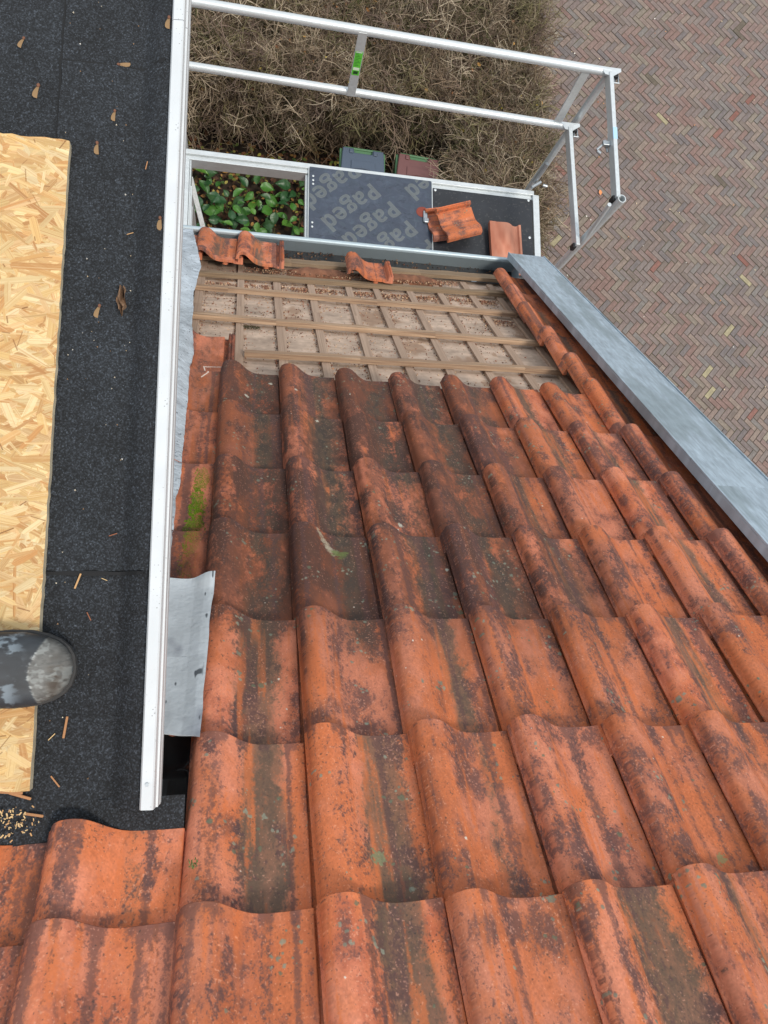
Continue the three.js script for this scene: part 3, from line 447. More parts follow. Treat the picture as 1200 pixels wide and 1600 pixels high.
// ---------------------------------------------------------------- OSB board
{
  reseed(41);
  const tex = canvasTex(1024, 2048, (c, w, h) => { // 0.5 m x 1.2 m... strands at real size
    c.fillStyle = 'rgb(214,170,108)'; c.fillRect(0, 0, w, h);
    const pal = [[232, 196, 132], [240, 208, 146], [222, 180, 114], [228, 188, 120], [212, 162, 98], [236, 202, 140], [204, 148, 88], [244, 216, 160], [218, 170, 108], [226, 184, 126]];
    for (let n = 0; n < 9500; n++) {
      const x = rr(-60, w + 60), y = rr(-60, h + 60), a = rnd() < 0.62 ? rr(-0.65, 0.65) : rr(-1.57, 1.57), L = rr(40, 150) * (rnd() < 0.3 ? 0.6 : 1), T = rr(5, 22), k = pal[Math.floor(rnd() * pal.length)], q = rr(0.90, 1.05);
      c.save(); c.translate(x, y); c.rotate(a); c.globalAlpha = rr(0.75, 1);
      const path = (ox, oy) => { c.beginPath(); c.moveTo(-L / 2 + ox, -T / 2 + oy); c.lineTo(-L / 2 + L * 0.3 + ox, -T / 2 - 2 + oy); c.lineTo(L / 2 - 8 + ox, -T / 2 + oy + 1); c.lineTo(L / 2 + ox, oy); c.lineTo(L / 2 - 12 + ox, T / 2 + oy); c.lineTo(-L / 2 + 6 + ox, T / 2 + oy - 1); c.lineTo(-L / 2 - 5 + ox, oy + 2); c.closePath(); };
      path(0, 0); c.fillStyle = `rgb(${k[0] * q | 0},${k[1] * q | 0},${k[2] * q | 0})`; c.fill(); c.clip();
      c.globalAlpha = 0.30; for (let i = 0; i < 6; i++) { const yy = rr(-T / 2, T / 2); c.strokeStyle = rnd() < 0.5 ? 'rgb(176,122,66)' : 'rgb(250,226,176)'; c.lineWidth = rr(0.6, 1.8); c.beginPath(); c.moveTo(-L / 2, yy); c.lineTo(L / 2, yy + rr(-3, 3)); c.stroke(); }
      c.restore();
    }
    for (let n = 0; n < 260; n++) { c.globalAlpha = rr(0.3, 0.7); c.save(); c.translate(rr(0, w), rr(0, h)); c.rotate(rr(-1.5, 1.5)); c.fillStyle = 'rgb(118,72,36)'; c.fillRect(0, 0, rr(8, 44), rr(1.2, 3.4)); c.restore(); }
  });
  const edgeTex = makeTex(256, 64, (u, v, o) => { const k = 0.8 + 0.4 * fbm(u * 40, v * 5, 3, 4); o[0] = 186 * k; o[1] = 176 * k; o[2] = 152 * k; });
  const t = thing('osb_board', 'pale yellow strand board sheet lying on the black felt roof', 'board');
  const x0 = -1.10, x1 = -0.305, z0 = -0.808, z1 = 0.277, sh = 0.0055; const nx = 60, nz = 80;
  const s = new THREE.Shape(); reseed(42); s.moveTo(x0, -z0); for (let i = 0; i <= nx; i++) s.lineTo(lerp(x0, x1, i / nx), -(z0 + rr(-0.0018, 0.0018) - 0.004 * 0)); for (let i = 1; i < nz; i++) s.lineTo(x1 + rr(-0.0008, 0.0008) - 0.000, -lerp(z0, z1, i / nz)); s.lineTo(x1, -(z1 - 0.002)); for (let i = 0; i <= nx; i++) s.lineTo(lerp(x1, x0, i / nx), -(z1 + rr(-0.0012, 0.0012) - 0.010 * i / nx));
  const g = new THREE.ExtrudeGeometry(s, { depth: 0.018, bevelEnabled: false }); g.rotateX(-Math.PI / 2); g.translate(0, FLAT + 0.0055, 0);
  const p = g.attributes.position, uv = g.attributes.uv, n = g.attributes.normal; for (let i = 0; i < p.count; i++) { if (Math.abs(n.getY(i)) > 0.5) uv.setXY(i, (p.getX(i) - x0) / 0.62, (p.getZ(i) - z0) / 1.24); else uv.setXY(i, (p.getX(i) + p.getZ(i)) * 2, p.getY(i) * 10); }
  const m = mesh('strand_panel', g, [std({ map: tex, color: lin(226, 228, 236), roughness: 0.8, bumpMap: tex, bumpScale: 0.0012 }), std({ map: edgeTex, roughness: 0.9 })], t);
}

// ---------------------------------------------------------------- rubber boot
{
  const bootTex = makeTex(512, 512, (u, v, o) => { // u along the foot from the toe, v across
    const a = fbm(u * 14, v * 9, 4, 3), b = fbm(u * 60, v * 34, 3, 6), c = fbm(u * 22 + 5, v * 12, 4, 16), k = 0.8 + 0.5 * (a - 0.4); o[0] = 50 * k; o[1] = 56 * k; o[2] = 62 * k;
    mix3(o, [128, 142, 152], 0.75 * smooth(0.50, 0.70, c + 0.25 * (b - 0.5)) * smooth(0.13, 0.2, u));
    const e = 0.112 + 0.026 * Math.cos((v - 0.5) * 6.5) + 0.02 * (a - 0.5), cap = 1 - smooth(e - 0.006, e + 0.006, u); mix3(o, [98 + 44 * (b - 0.5), 98 + 44 * (b - 0.5), 95 + 44 * (b - 0.5)], 0.92 * cap);
    mix3(o, [176, 180, 178], 0.75 * gauss((u - e) / 0.006) * smooth(0.45, 0.7, b)); mix3(o, [150, 156, 154], 0.5 * cap * smooth(0.52, 0.66, fbm(u * 30, v * 14, 3, 26)));
    mix3(o, [66, 58, 50], clamp(1.6 * gauss((u - 0.048) / 0.020) * gauss((v - 0.56) / 0.17) * smooth(0.25, 0.55, a + 0.3 * (b - 0.5))));
  });
  const mat = std({ map: bootTex, roughness: 0.6, bumpMap: bootTex, bumpScale: 0.0014 });
  const t = thing('rubber_boot', 'dusty dark rubber boot with pale scuffed toe on the strand board', 'boot', [-0.247, FLAT + 0.0235, 0.093]); t.rotation.y = -0.05;
  // toe at the origin pointing +x, foot runs to -x
  const st = [[0.0, 0.004, 0.030, 0.022], [0.004, 0.022, 0.046, 0.018], [0.012, 0.034, 0.056, 0.015], [0.026, 0.0445, 0.064, 0.013], [0.045, 0.0520, 0.069, 0.012], [0.07, 0.0565, 0.073, 0.012], [0.10, 0.0560, 0.079, 0.012], [0.14, 0.0500, 0.093, 0.012], [0.18, 0.0450, 0.122, 0.012]];
  const N = 28, pos = [], uv = [], idx = [];
  st.forEach(([d, w, top, bot], k) => { for (let i = 0; i <= N; i++) { const a = -Math.PI * 0.5 + i / N * Math.PI * 2, c = Math.cos(a), s = Math.sin(a), ex = 0.72, y = (top + bot) / 2 + (top - bot) / 2 * Math.sign(s) * Math.abs(s) ** ex, z = w * Math.sign(c) * Math.abs(c) ** 0.62; pos.push(-d, y, z + 0.004 * (d / 0.18)); uv.push(d / 0.4, z / 0.13 + 0.5); } });
  for (let k = 0; k < st.length - 1; k++) for (let i = 0; i < N; i++) { const a = k * (N + 1) + i, b = a + 1, c = a + N + 1, d = c + 1; idx.push(a, b, c, b, d, c); }
  const cen = pos.length / 3; pos.push(0.0005, 0.026, 0); uv.push(0, 0.5); for (let i = 0; i < N; i++) idx.push(cen, i + 1, i);
  // shaft
  const sh = [[-0.205, 0.05, 0.145, 0.075, 0.05], [-0.222, 0, 0.20, 0.066, 0.052], [-0.225, 0, 0.28, 0.064, 0.056], [-0.226, 0, 0.36, 0.066, 0.060]];
  const g = new THREE.BufferGeometry(); g.setAttribute('position', new THREE.Float32BufferAttribute(pos, 3)); g.setAttribute('uv', new THREE.Float32BufferAttribute(uv, 2)); g.setIndex(idx); g.computeVertexNormals();
  mesh('foot', g, mat, t);
  const lp = [[0.001, 0.012], [0.058, 0.012], [0.062, 0.03], [0.063, 0.08], [0.060, 0.13], [0.056, 0.18], [0.058, 0.26], [0.062, 0.36], [0.059, 0.362], [0.055, 0.30]].map(([r, y]) => new THREE.Vector2(r, y)), lg = new THREE.LatheGeometry(lp, 24); lg.scale(1.12, 1, 0.88); lg.translate(-0.222, 0, 0.005); mesh('shaft', lg, mat, t);
  const so = new THREE.Shape(), pts = []; for (const [d, w] of st) pts.push([-d + 0.0005, w + 0.0005]); pts.push([-0.24, 0.042], [-0.275, 0.030], [-0.29, 0.0]); so.moveTo(pts[0][0], pts[0][1]); for (const [x, y] of pts.slice(1)) so.lineTo(x, y); for (const [x, y] of pts.slice(0, -1).reverse()) so.lineTo(x, -y);
  const sg = new THREE.ExtrudeGeometry(so, { depth: 0.013, bevelEnabled: true, bevelSize: 0.002, bevelThickness: 0.002, bevelSegments: 1 }); sg.rotateX(-Math.PI / 2); sg.translate(0, 0.002, 0.002); mesh('sole', sg, std({ color: lin(58, 58, 58), roughness: 0.8 }), t);
}

// ---------------------------------------------------------------- scaffold with platform and guard rails
const DECKY = EYE - 4.47;
{
  const t = thing('scaffold_tower', 'aluminium scaffold tower with guard rails and working platform below the gutter', 'scaffold');
  const Y = (y) => EYE + y, A = M.alu;
  const tube = (name, a, b, r, parent = t, mat = A) => { const g = bar(a, b, r, 20); const uv = g.attributes.uv; for (let k = 0; k < uv.count; k++) uv.setXY(k, uv.getY(k) * 6, uv.getX(k)); return mesh(name, g, mat, parent); };
  const hollow = (name, x, z, y0, y1, ro, ri) => { const pts = [[ri, y0], [ro, y0], [ro, y1], [ri, y1], [ri, y0]].map(([r, y]) => new THREE.Vector2(r, y)), g = new THREE.LatheGeometry(pts, 24); g.translate(x, 0, z); const gg = toCreasedNormals(g, 0.5); metricUV(gg, 1.5); return mesh(name, gg, A, t); };
  const xl = -0.40, xr = 2.075, zf = -3.135, zn = -2.33;
  // uprights
  hollow('upright', xr + 0.038, zn, 0.12, Y(-3.46), 0.0245, 0.0195);
  hollow('upright', 2.098, -3.158, 0.12, Y(-3.527), 0.0235, 0.0195);
  hollow('upright', xl - 0.02, zf + 0.055, 0.12, Y(-3.53), 0.0235, 0.0195); hollow('upright', xl - 0.02, zn, 0.12, Y(-4.62), 0.0245, 0.0195);
  for (const [x, z] of [[xr + 0.038, zn], [2.098, -3.158], [xl - 0.02, zf + 0.055], [xl - 0.02, zn]]) { const g = new THREE.CylinderGeometry(0.05, 0.06, 0.12, 20); g.translate(x, 0.06, z); mesh('foot_plate', g, M.steel, t); }
  for (const z of [zn, zf + 0.055]) tube('brace', [xl - 0.02, Y(-6.9), z], [xr + 0.0, Y(-6.9), z], 0.02);
  for (const y of [-5.3, -5.8, -6.3, -6.8, -7.3]) { tube('rung', [xr - 0.01, Y(y), zf + 0.055], [xr + 0.03, Y(y), zn], 0.016); tube('rung', [xl - 0.02, Y(y), zf + 0.055], [xl - 0.02, Y(y), zn], 0.016); }
  // long guard rails
  tube('top_rail', [-0.46, Y(-3.50), zf - 0.045], [2.10, Y(-3.50), -3.160], 0.0245);
  tube('middle_rail', [-0.46, Y(-3.92), zf - 0.008], [2.045, Y(-3.92), -3.098], 0.0235);
  // flattened gusset ends and hooks at the right
  for (const [x, y, z, k] of [[2.085, -3.477, -3.158, 1], [2.03, -3.897, -3.096, 1]]) {
    const s = new THREE.Shape(); s.moveTo(-0.06, -0.012); s.lineTo(0.075, -0.016); s.lineTo(0.075, 0.004); s.lineTo(0.02, 0.042); s.lineTo(-0.03, 0.034); s.closePath(); const g = new THREE.ExtrudeGeometry(s, { depth: 0.004, bevelEnabled: false }); g.rotateX(Math.PI / 2); g.translate(x, Y(y), z); mesh('gusset_plate', g, A, t);
    mesh('hook', mergeGeometries([bar([x + 0.045, Y(y - 0.03), z + 0.005], [x + 0.045, Y(y - 0.03), z + 0.06], 0.005, 8), bar([x + 0.07, Y(y - 0.03), z + 0.005], [x + 0.07, Y(y - 0.03), z + 0.055], 0.005, 8), bar([x + 0.04, Y(y - 0.03), z + 0.058], [x + 0.075, Y(y - 0.03), z + 0.056], 0.005, 8)]), M.steel, t);
    mesh('hook_block', box(0.03, 0.05, 0.035, x + 0.048, Y(y - 0.035), z + 0.015, 0.004), M.rubberDark, t);
  }
  // flat stiles tying the two rails
  for (const [i, x] of [0.606, 1.950].entries()) { const g = box(0.052, 0.44, 0.012, 0, 0, 0, 0.003); metricUV(g, 2); g.rotateX(-0.115); g.translate(x, Y(-3.71), -3.128 + i * 0.002); const m = mesh('rail_stile', g, A, t); if (!i) { const st = canvasTex(64, 256, (c, w, h) => { c.fillStyle = 'rgb(96,190,60)'; c.fillRect(0, 0, w, h); c.fillStyle = 'rgb(40,110,40)'; for (let k = 0; k < 9; k++) c.fillRect(8, 16 + k * 16, 20 + ((k * 37) % 28), 6); c.fillStyle = 'rgb(214,232,206)'; c.fillRect(6, 170, 52, 30); c.fillStyle = 'rgb(30,70,30)'; c.fillRect(12, 210, 40, 34); c.fillStyle = 'rgb(206,210,210)'; c.fillRect(6, 2, 52, 10); });
    const q = new RoundedBoxGeometry(0.044, 0.16, 0.0012, 1, 0.0004); q.translate(0, 0.02, 0.0068); q.rotateX(-0.115); q.translate(x, Y(-3.71), -3.128); mesh('sticker', q, std({ map: st, roughness: 0.5 }), m); } }
  // end guard frame on the right
  const rail = (name, a, b, w, h) => { const A1 = new THREE.Vector3(...a), B1 = new THREE.Vector3(...b), d = B1.clone().sub(A1), g = box(w, h, d.length(), 0, 0, 0, 0.004, 2); metricUV(g, 2); g.applyQuaternion(new THREE.Quaternion().setFromUnitVectors(new THREE.Vector3(0, 0, 1), d.normalize())); g.translate((a[0] + b[0]) / 2, (a[1] + b[1]) / 2, (a[2] + b[2]) / 2); return mesh(name, g, A, t); };
  const er = rail('end_rail', [2.092, Y(-3.50), -3.14], [2.098, Y(-3.50), -2.345], 0.026, 0.062); rail('end_rail', [2.035, Y(-3.92), -3.08], [2.055, Y(-3.92), -2.27], 0.026, 0.062);
  mesh('sticker', box(0.0275, 0.0635, 0.075, 2.096, Y(-3.50), -2.745, 0.001), std({ color: lin(164, 200, 224), roughness: 0.5 }), er);
  for (const [x, y, z] of [[2.0978, -3.515, -2.352], [2.0545, -3.935, -2.277]]) mesh('end_plug', box(0.024, 0.05, 0.03, x - 0.012, Y(y), z, 0.003), M.rubberDark, t);
  tube('end_stile', [2.055, Y(-3.50), -2.31], [2.10, Y(-3.92), -2.30], 0.012); 
  { const g = mergeGeometries([box(0.05, 0.02, 0.03, 2.06, Y(-3.51), -2.70, 0.005), bar([2.045, Y(-3.52), -2.70], [2.005, Y(-3.53), -2.665], 0.008, 10), bar([2.065, Y(-3.53), -2.735], [2.075, Y(-3.53), -2.66], 0.007, 10), bar([2.01, Y(-3.53), -2.66], [2.03, Y(-3.53), -2.645], 0.011, 10)].map((q) => { q.deleteAttribute('uv'); return q.index ? q.toNonIndexed() : q; })); mesh('latch', g, M.steel, t); }
  // lower post foot coupler
  { const g = mergeGeometries([bar([2.03, Y(-4.46), -3.05], [2.06, Y(-4.30), -3.09], 0.016, 10), bar([2.0, Y(-4.44), -2.99], [2.07, Y(-4.44), -3.04], 0.012, 10), bar([2.07, Y(-4.40), -2.99], [2.10, Y(-4.40), -2.985], 0.011, 10)]); mesh('coupler', g, M.steel, t); }
  // platform frame
  const fz0 = -2.985, fz1 = -2.28, fl = -0.425, fr = 2.03;
  const beam = (name, x0, x1, z0, z1, y0, y1) => { const g = box(x1 - x0, y1 - y0, z1 - z0, (x0 + x1) / 2, (y0 + y1) / 2, (z0 + z1) / 2, 0.003, 2); metricUV(g, 1.7); return mesh(name, g, A, t); };
  const outer = beam('platform_beam', fl, fr, fz0, fz0 + 0.034, Y(-4.58), Y(-4.468)); beam('platform_beam', fl, fr, fz0 + 0.034, fz0 + 0.064, Y(-4.58), Y(-4.484));
  beam('platform_beam', fl, fr, fz1 - 0.04, fz1, Y(-4.58), Y(-4.478)); beam('cross_member', fl, fl + 0.052, fz0 + 0.066, fz1 - 0.042, Y(-4.575), Y(-4.472)); beam('cross_member', fl + 0.053, fl + 0.063, fz0 + 0.066, fz1 - 0.042, Y(-4.575), Y(-4.485));
  beam('cross_member', fr - 0.012, fr + 0.034, fz0 + 0.035, fz1 - 0.042, Y(-4.575), Y(-4.462)); beam('cross_member', 0.385, 0.420, fz0 + 0.066, fz1 - 0.042, Y(-4.57), Y(-4.496)); beam('cross_member', 1.245, 1.285, fz0 + 0.066, fz1 - 0.042, Y(-4.57), Y(-4.496));
  tube('toe_clip', [fl + 0.066, Y(-4.5), -2.74], [fl + 0.066, Y(-4.5), -2.34], 0.008);
  { const g = box(0.035, 0.012, 1.05, 0, 0, 0, 0.003); metricUV(g, 1.7); g.rotateX(0.75); g.rotateY(0.34); g.translate(-0.25, Y(-4.98), -2.52); mesh('diagonal_brace', g, A, t); }
  // deck panels
  const panelTex = canvasTex(1024, 832, (c, w, h) => {
    c.fillStyle = 'rgb(58,67,82)'; c.fillRect(0, 0, w, h); reseed(61);
    for (let n = 0; n < 900; n++) { c.globalAlpha = rr(0.03, 0.12); c.fillStyle = rnd() < 0.5 ? 'rgb(40,46,58)' : 'rgb(104,116,132)'; c.beginPath(); c.ellipse(rr(0, w), rr(0, h), rr(6, 60), rr(4, 24), rr(0, 3), 0, 7); c.fill(); }
    for (let n = 0; n < 70; n++) { c.globalAlpha = rr(0.2, 0.5); c.fillStyle = 'rgb(34,40,52)'; const x = rr(0, w), y = rr(0, h), k = 3 + rnd() * 6; for (let i = 0; i < k; i++) { c.beginPath(); c.ellipse(x + rr(-30, 30), y + rr(-14, 14), rr(3, 22), rr(1, 4), rr(-0.6, 0.6), 0, 7); c.fill(); } }
    const mx = (x) => (x - 0.41) / 0.852 * w, my = (z) => (z + 2.97) / 0.69 * h, em = 0.168 / 0.852 * w;
    c.font = `bold ${em}px sans-serif`; c.textAlign = 'center'; c.textBaseline = 'middle';
    for (const [x, z] of [[0.696, -2.695], [0.836, -2.575], [0.956, -2.439], [0.559, -2.841], [1.275, -3.005], [1.10, -2.31]]) { c.save(); c.translate(mx(x), my(z)); c.rotate(136.6 * Math.PI / 180); c.globalAlpha = 0.40; c.fillStyle = 'rgb(136,138,126)'; c.fillText('Paged', 0, 0); c.globalAlpha = 0.2; c.lineWidth = 5; c.strokeStyle = 'rgb(136,138,126)'; c.strokeText('Paged', 0, 0); c.restore(); }
    c.globalAlpha = 0.35; for (let n = 0; n < 500; n++) { c.fillStyle = 'rgb(66,76,92)'; c.beginPath(); c.ellipse(rr(0, w), rr(0, h), rr(1, 9), rr(1, 4), rr(0, 3), 0, 7); c.fill(); }
    c.globalAlpha = 0.6; for (let n = 0; n < 60; n++) { c.fillStyle = 'rgb(150,140,126)'; c.fillRect(rr(0, w), rr(0, h), rr(1, 4), rr(1, 3)); }
  });
  const panel = (name, x0, x1, z0, z1, mat, top) => { const g = box(x1 - x0, 0.012, z1 - z0, 0, 0, 0, 0.002); const p = g.attributes.position, uv = g.attributes.uv; for (let k = 0; k < p.count; k++) uv.setXY(k, (p.getX(k) + (x1 - x0) / 2) / (x1 - x0), 1 - (p.getZ(k) + (z1 - z0) / 2) / (z1 - z0)); g.translate((x0 + x1) / 2, top - 0.006, (z0 + z1) / 2); return mesh(name, g, mat, t); };
  const hp = panel('hatch_panel', 0.410, 1.262, -2.962, -2.31, std({ map: panelTex, roughness: 0.5 }), DECKY + 0.004); hp.userData.label = 'blue-grey plywood hatch printed with repeated pale lettering';
  const blk = makeTex(256, 256, (u, v, o) => { const k = 0.85 + 0.4 * (fbm(u * 6, v * 6, 4, 5) - 0.4), d = smooth(0.7, 0.78, fbm(u * 60, v * 60, 2, 4)); o[0] = 38 * k; o[1] = 41 * k; o[2] = 47 * k; mix3(o, [110, 104, 96], 0.35 * d); });
  const dp = panel('deck_panel', 1.272, 2.012, -2.915, -2.31, std({ map: blk, roughness: 0.42 }), DECKY + 0.001); dp.userData.label = 'plain black plywood deck panel';
  for (const [x, z] of [[0.435, -2.895], [0.435, -2.865], [0.435, -2.838], [0.432, -2.56], [0.432, -2.53]]) { const g = new THREE.SphereGeometry(0.0075, 12, 6, 0, 6.3, 0, 1.57); g.scale(1, 0.4, 1); g.translate(x, DECKY + 0.0045, z); mesh('rivet', g, A, hp); }
  for (const [x, z] of [[1.29, -2.90], [1.985, -2.905], [1.985, -2.62]]) { const g = new THREE.SphereGeometry(0.010, 12, 6, 0, 6.3, 0, 1.57); g.scale(1, 0.4, 1); g.translate(x, DECKY + 0.0015, z); mesh('rivet', g, A, dp); }
  beam('panel_edge_strip', 0.402, 0.408, -2.962, -2.33, DECKY - 0.01, DECKY + 0.005); beam('panel_edge_strip', 1.263, 1.270, -2.96, -2.33, DECKY - 0.01, DECKY + 0.006);
  { const hole = new THREE.CylinderGeometry(0.042, 0.042, 0.002, 28); hole.scale(1.05, 1, 0.9); hole.translate(1.195, DECKY + 0.0052, -2.722); mesh('finger_hole', hole, std({ color: lin(128, 60, 48), roughness: 0.8 }), hp);
    const g = mergeGeometries([box(0.03, 0.012, 0.085, 1.213, DECKY + 0.014, -2.685, 0.006, 2), box(0.036, 0.018, 0.036, 1.219, DECKY + 0.016, -2.655, 0.008, 2)]); mesh('hatch_latch', g, M.steel, hp); }
}
{ // tiles stacked on the platform
  const rest = (t, x, y, z, e) => { t.position.set(x, y, z); t.quaternion.setFromEuler(new THREE.Euler(...e, 'YXZ')); return t; };
  const G = 'tiles set down on the scaffold platform';
  rest(looseTile('tilted clay tile with ribbed rim on top of the platform pile', 6, 0, 0.265, G), 1.340, DECKY + 0.150, -2.452, [0.04, 1.94, 0.10]);
  rest(looseTile('lower tile of the platform pile, its end showing beside the hatch latch', 7, 1, 0.27, G), 1.262, DECKY + 0.062, -2.50, [0.0, 1.80, 0.0]);
  rest(looseTile('clay tile lying face down on the black panel by the zinc end', 7, 3, 0.36, G, CLAY), 1.90, DECKY + 0.002, -2.685, [0, 0.04, Math.PI]);
  tag(mesh('clay_chip', box(0.035, 0.02, 0.04, 1.285, DECKY + 0.011, -2.535, 0.004), std({ color: lin(190, 130, 104), roughness: 0.9 })), 'small pale clay chip on the seam of the platform panels', 'chip');
}

// ---------------------------------------------------------------- wheelie bins
function bin(label, x, z, lidColour, partLabel) {
  const t = thing('wheeled_bin', label, 'bin', [x, 0, z], 'bins between hedge and scaffold'); const green = std({ color: lin(74, 112, 78), roughness: 0.55 }), lid = std({ color: lidColour, roughness: 0.5 });
  const wB = 0.37, wT = 0.48, dB = 0.40, dT = 0.50, h0 = 0.10, h1 = 0.98, g = new THREE.BoxGeometry(1, 1, 1, 4, 4, 4), p = g.attributes.position;
  for (let i = 0; i < p.count; i++) { const k = p.getY(i) + 0.5; p.setXYZ(i, p.getX(i) * lerp(wB, wT, k), lerp(h0, h1, k), p.getZ(i) * lerp(dB, dT, k)); } g.computeVertexNormals(); mesh('body', g, green, t);
  mesh('rim', box(0.50, 0.035, 0.545, 0, 0.985, -0.005, 0.012, 2), green, t);
  const s = new THREE.Shape(); const hw = 0.222; s.moveTo(-hw, -0.235); s.lineTo(hw, -0.235); s.quadraticCurveTo(hw + 0.012, 0, hw - 0.012, 0.255); s.lineTo(0.115, 0.255); s.lineTo(0.105, 0.205); s.lineTo(-0.105, 0.205); s.lineTo(-0.115, 0.255); s.lineTo(-hw + 0.012, 0.255); s.quadraticCurveTo(-hw - 0.012, 0, -hw, -0.235);
  const lg = new THREE.ExtrudeGeometry(s, { depth: 0.022, bevelEnabled: true, bevelSize: 0.012, bevelThickness: 0.012, bevelSegments: 3, curveSegments: 8 }); lg.rotateX(-Math.PI / 2); lg.translate(0, 1.012, 0); const lm = mesh('lid', lg, lid, t); lm.userData.label = partLabel;
  const rg = box(0.26, 0.012, 0.24, 0, 1.052, 0.0, 0.006, 2); mesh('lid_panel', rg, lid, lm); const ridge = new THREE.TubeGeometry(new THREE.QuadraticBezierCurve3(new THREE.Vector3(-0.11, 1.06, -0.02), new THREE.Vector3(0, 1.066, -0.045), new THREE.Vector3(0.11, 1.06, -0.01)), 12, 0.006, 6); mesh('lid_ridge', ridge, lid, lm);
  for (const k of [-1, 1]) { const hg = box(0.045, 0.03, 0.05, k * 0.13, 1.045, -0.225, 0.01, 2); mesh('hinge', hg, lid, t); const wg = new THREE.CylinderGeometry(0.1, 0.1, 0.05, 20); wg.rotateZ(Math.PI / 2); wg.translate(k * 0.21, 0.1, -0.2); mesh('wheel', wg, M.rubberDark, t); }
  mesh('handle', bar([-0.2, 1.0, -0.285], [0.2, 1.0, -0.285], 0.014, 12), green, t);
  return t;
}
bin('green wheeled bin with slate blue lid beside the scaffold platform', 1.208, -4.62, lin(70, 82, 98), 'slate blue lid').rotation.y = -0.02;
bin('green wheeled bin with maroon brown lid nearest the twiggy hedge corner', 1.815, -4.62, lin(104, 68, 66), 'maroon brown lid').rotation.y = -0.06;

// ---------------------------------------------------------------- bare winter hedge
function twig(path, r0, r1, sides = 3) { // tapered crooked stick
  const pos = [], idx = [], n = path.length, q = new THREE.Vector3(), a = new THREE.Vector3(), b = new THREE.Vector3();
  for (let k = 0; k < n; k++) { q.copy(path[Math.min(n - 1, k + 1)]).sub(path[Math.max(0, k - 1)]).normalize(); a.set(q.y, q.z, q.x).cross(q).normalize(); b.crossVectors(q, a); const r = lerp(r0, r1, k / (n - 1)); for (let i = 0; i < sides; i++) { const t = i / sides * Math.PI * 2; pos.push(path[k].x + r * (a.x * Math.cos(t) + b.x * Math.sin(t)), path[k].y + r * (a.y * Math.cos(t) + b.y * Math.sin(t)), path[k].z + r * (a.z * Math.cos(t) + b.z * Math.sin(t))); } }
  for (let k = 0; k < n - 1; k++) for (let i = 0; i < sides; i++) { const c = k * sides + i, d = k * sides + (i + 1) % sides; idx.push(c, d, c + sides, d, d + sides, c + sides); }
  const g = new THREE.BufferGeometry(); g.setAttribute('position', new THREE.Float32BufferAttribute(pos, 3)); g.setIndex(idx); g.computeVertexNormals(); return g;
}
function walk(p, dir, len, steps, wob) { const out = [p.clone()], d = dir.clone().normalize(); for (let i = 0; i < steps; i++) { d.x += rr(-wob, wob); d.y += rr(-wob, wob) * 0.8; d.z += rr(-wob, wob); d.normalize(); p = p.clone().addScaledVector(d, len / steps); out.push(p); } return out; }
const V3 = (x, y, z) => new THREE.Vector3(x, y, z);
const leafBit = (() => { const pos = [0, 0, 0.5, -0.32, 0.10, 0.12, 0, 0, 0.05, 0.32, 0.12, 0.1, -0.26, 0.14, -0.3, 0, 0.02, -0.55, 0.26, 0.1, -0.28], idx = [0, 2, 1, 0, 3, 2, 1, 2, 4, 2, 3, 6, 4, 2, 5, 2, 6, 5], g = new THREE.BufferGeometry(); g.setAttribute('position', new THREE.Float32BufferAttribute(pos, 3)); g.setIndex(idx); g.computeVertexNormals(); return g; })();
function instanced(name, g, mat, list, parent, colours) { const m = new THREE.InstancedMesh(g, mat, list.length); list.forEach((M4, i) => { m.setMatrixAt(i, M4); if (colours) m.setColorAt(i, colours[i]); }); m.name = parent ? name : numbered(name); m.userData.kind = 'stuff'; m.castShadow = m.receiveShadow = true; (parent || scene).add(m); return m; }
const mat4 = (x, y, z, rx, ry, rz, s, sy = s) => new THREE.Matrix4().compose(V3(x, y, z), new THREE.Quaternion().setFromEuler(new THREE.Euler(rx, ry, rz)), V3(s, sy, s));
const LEAF = new THREE.MeshStandardMaterial({ color: 0xffffff, roughness: 0.85, side: THREE.DoubleSide });
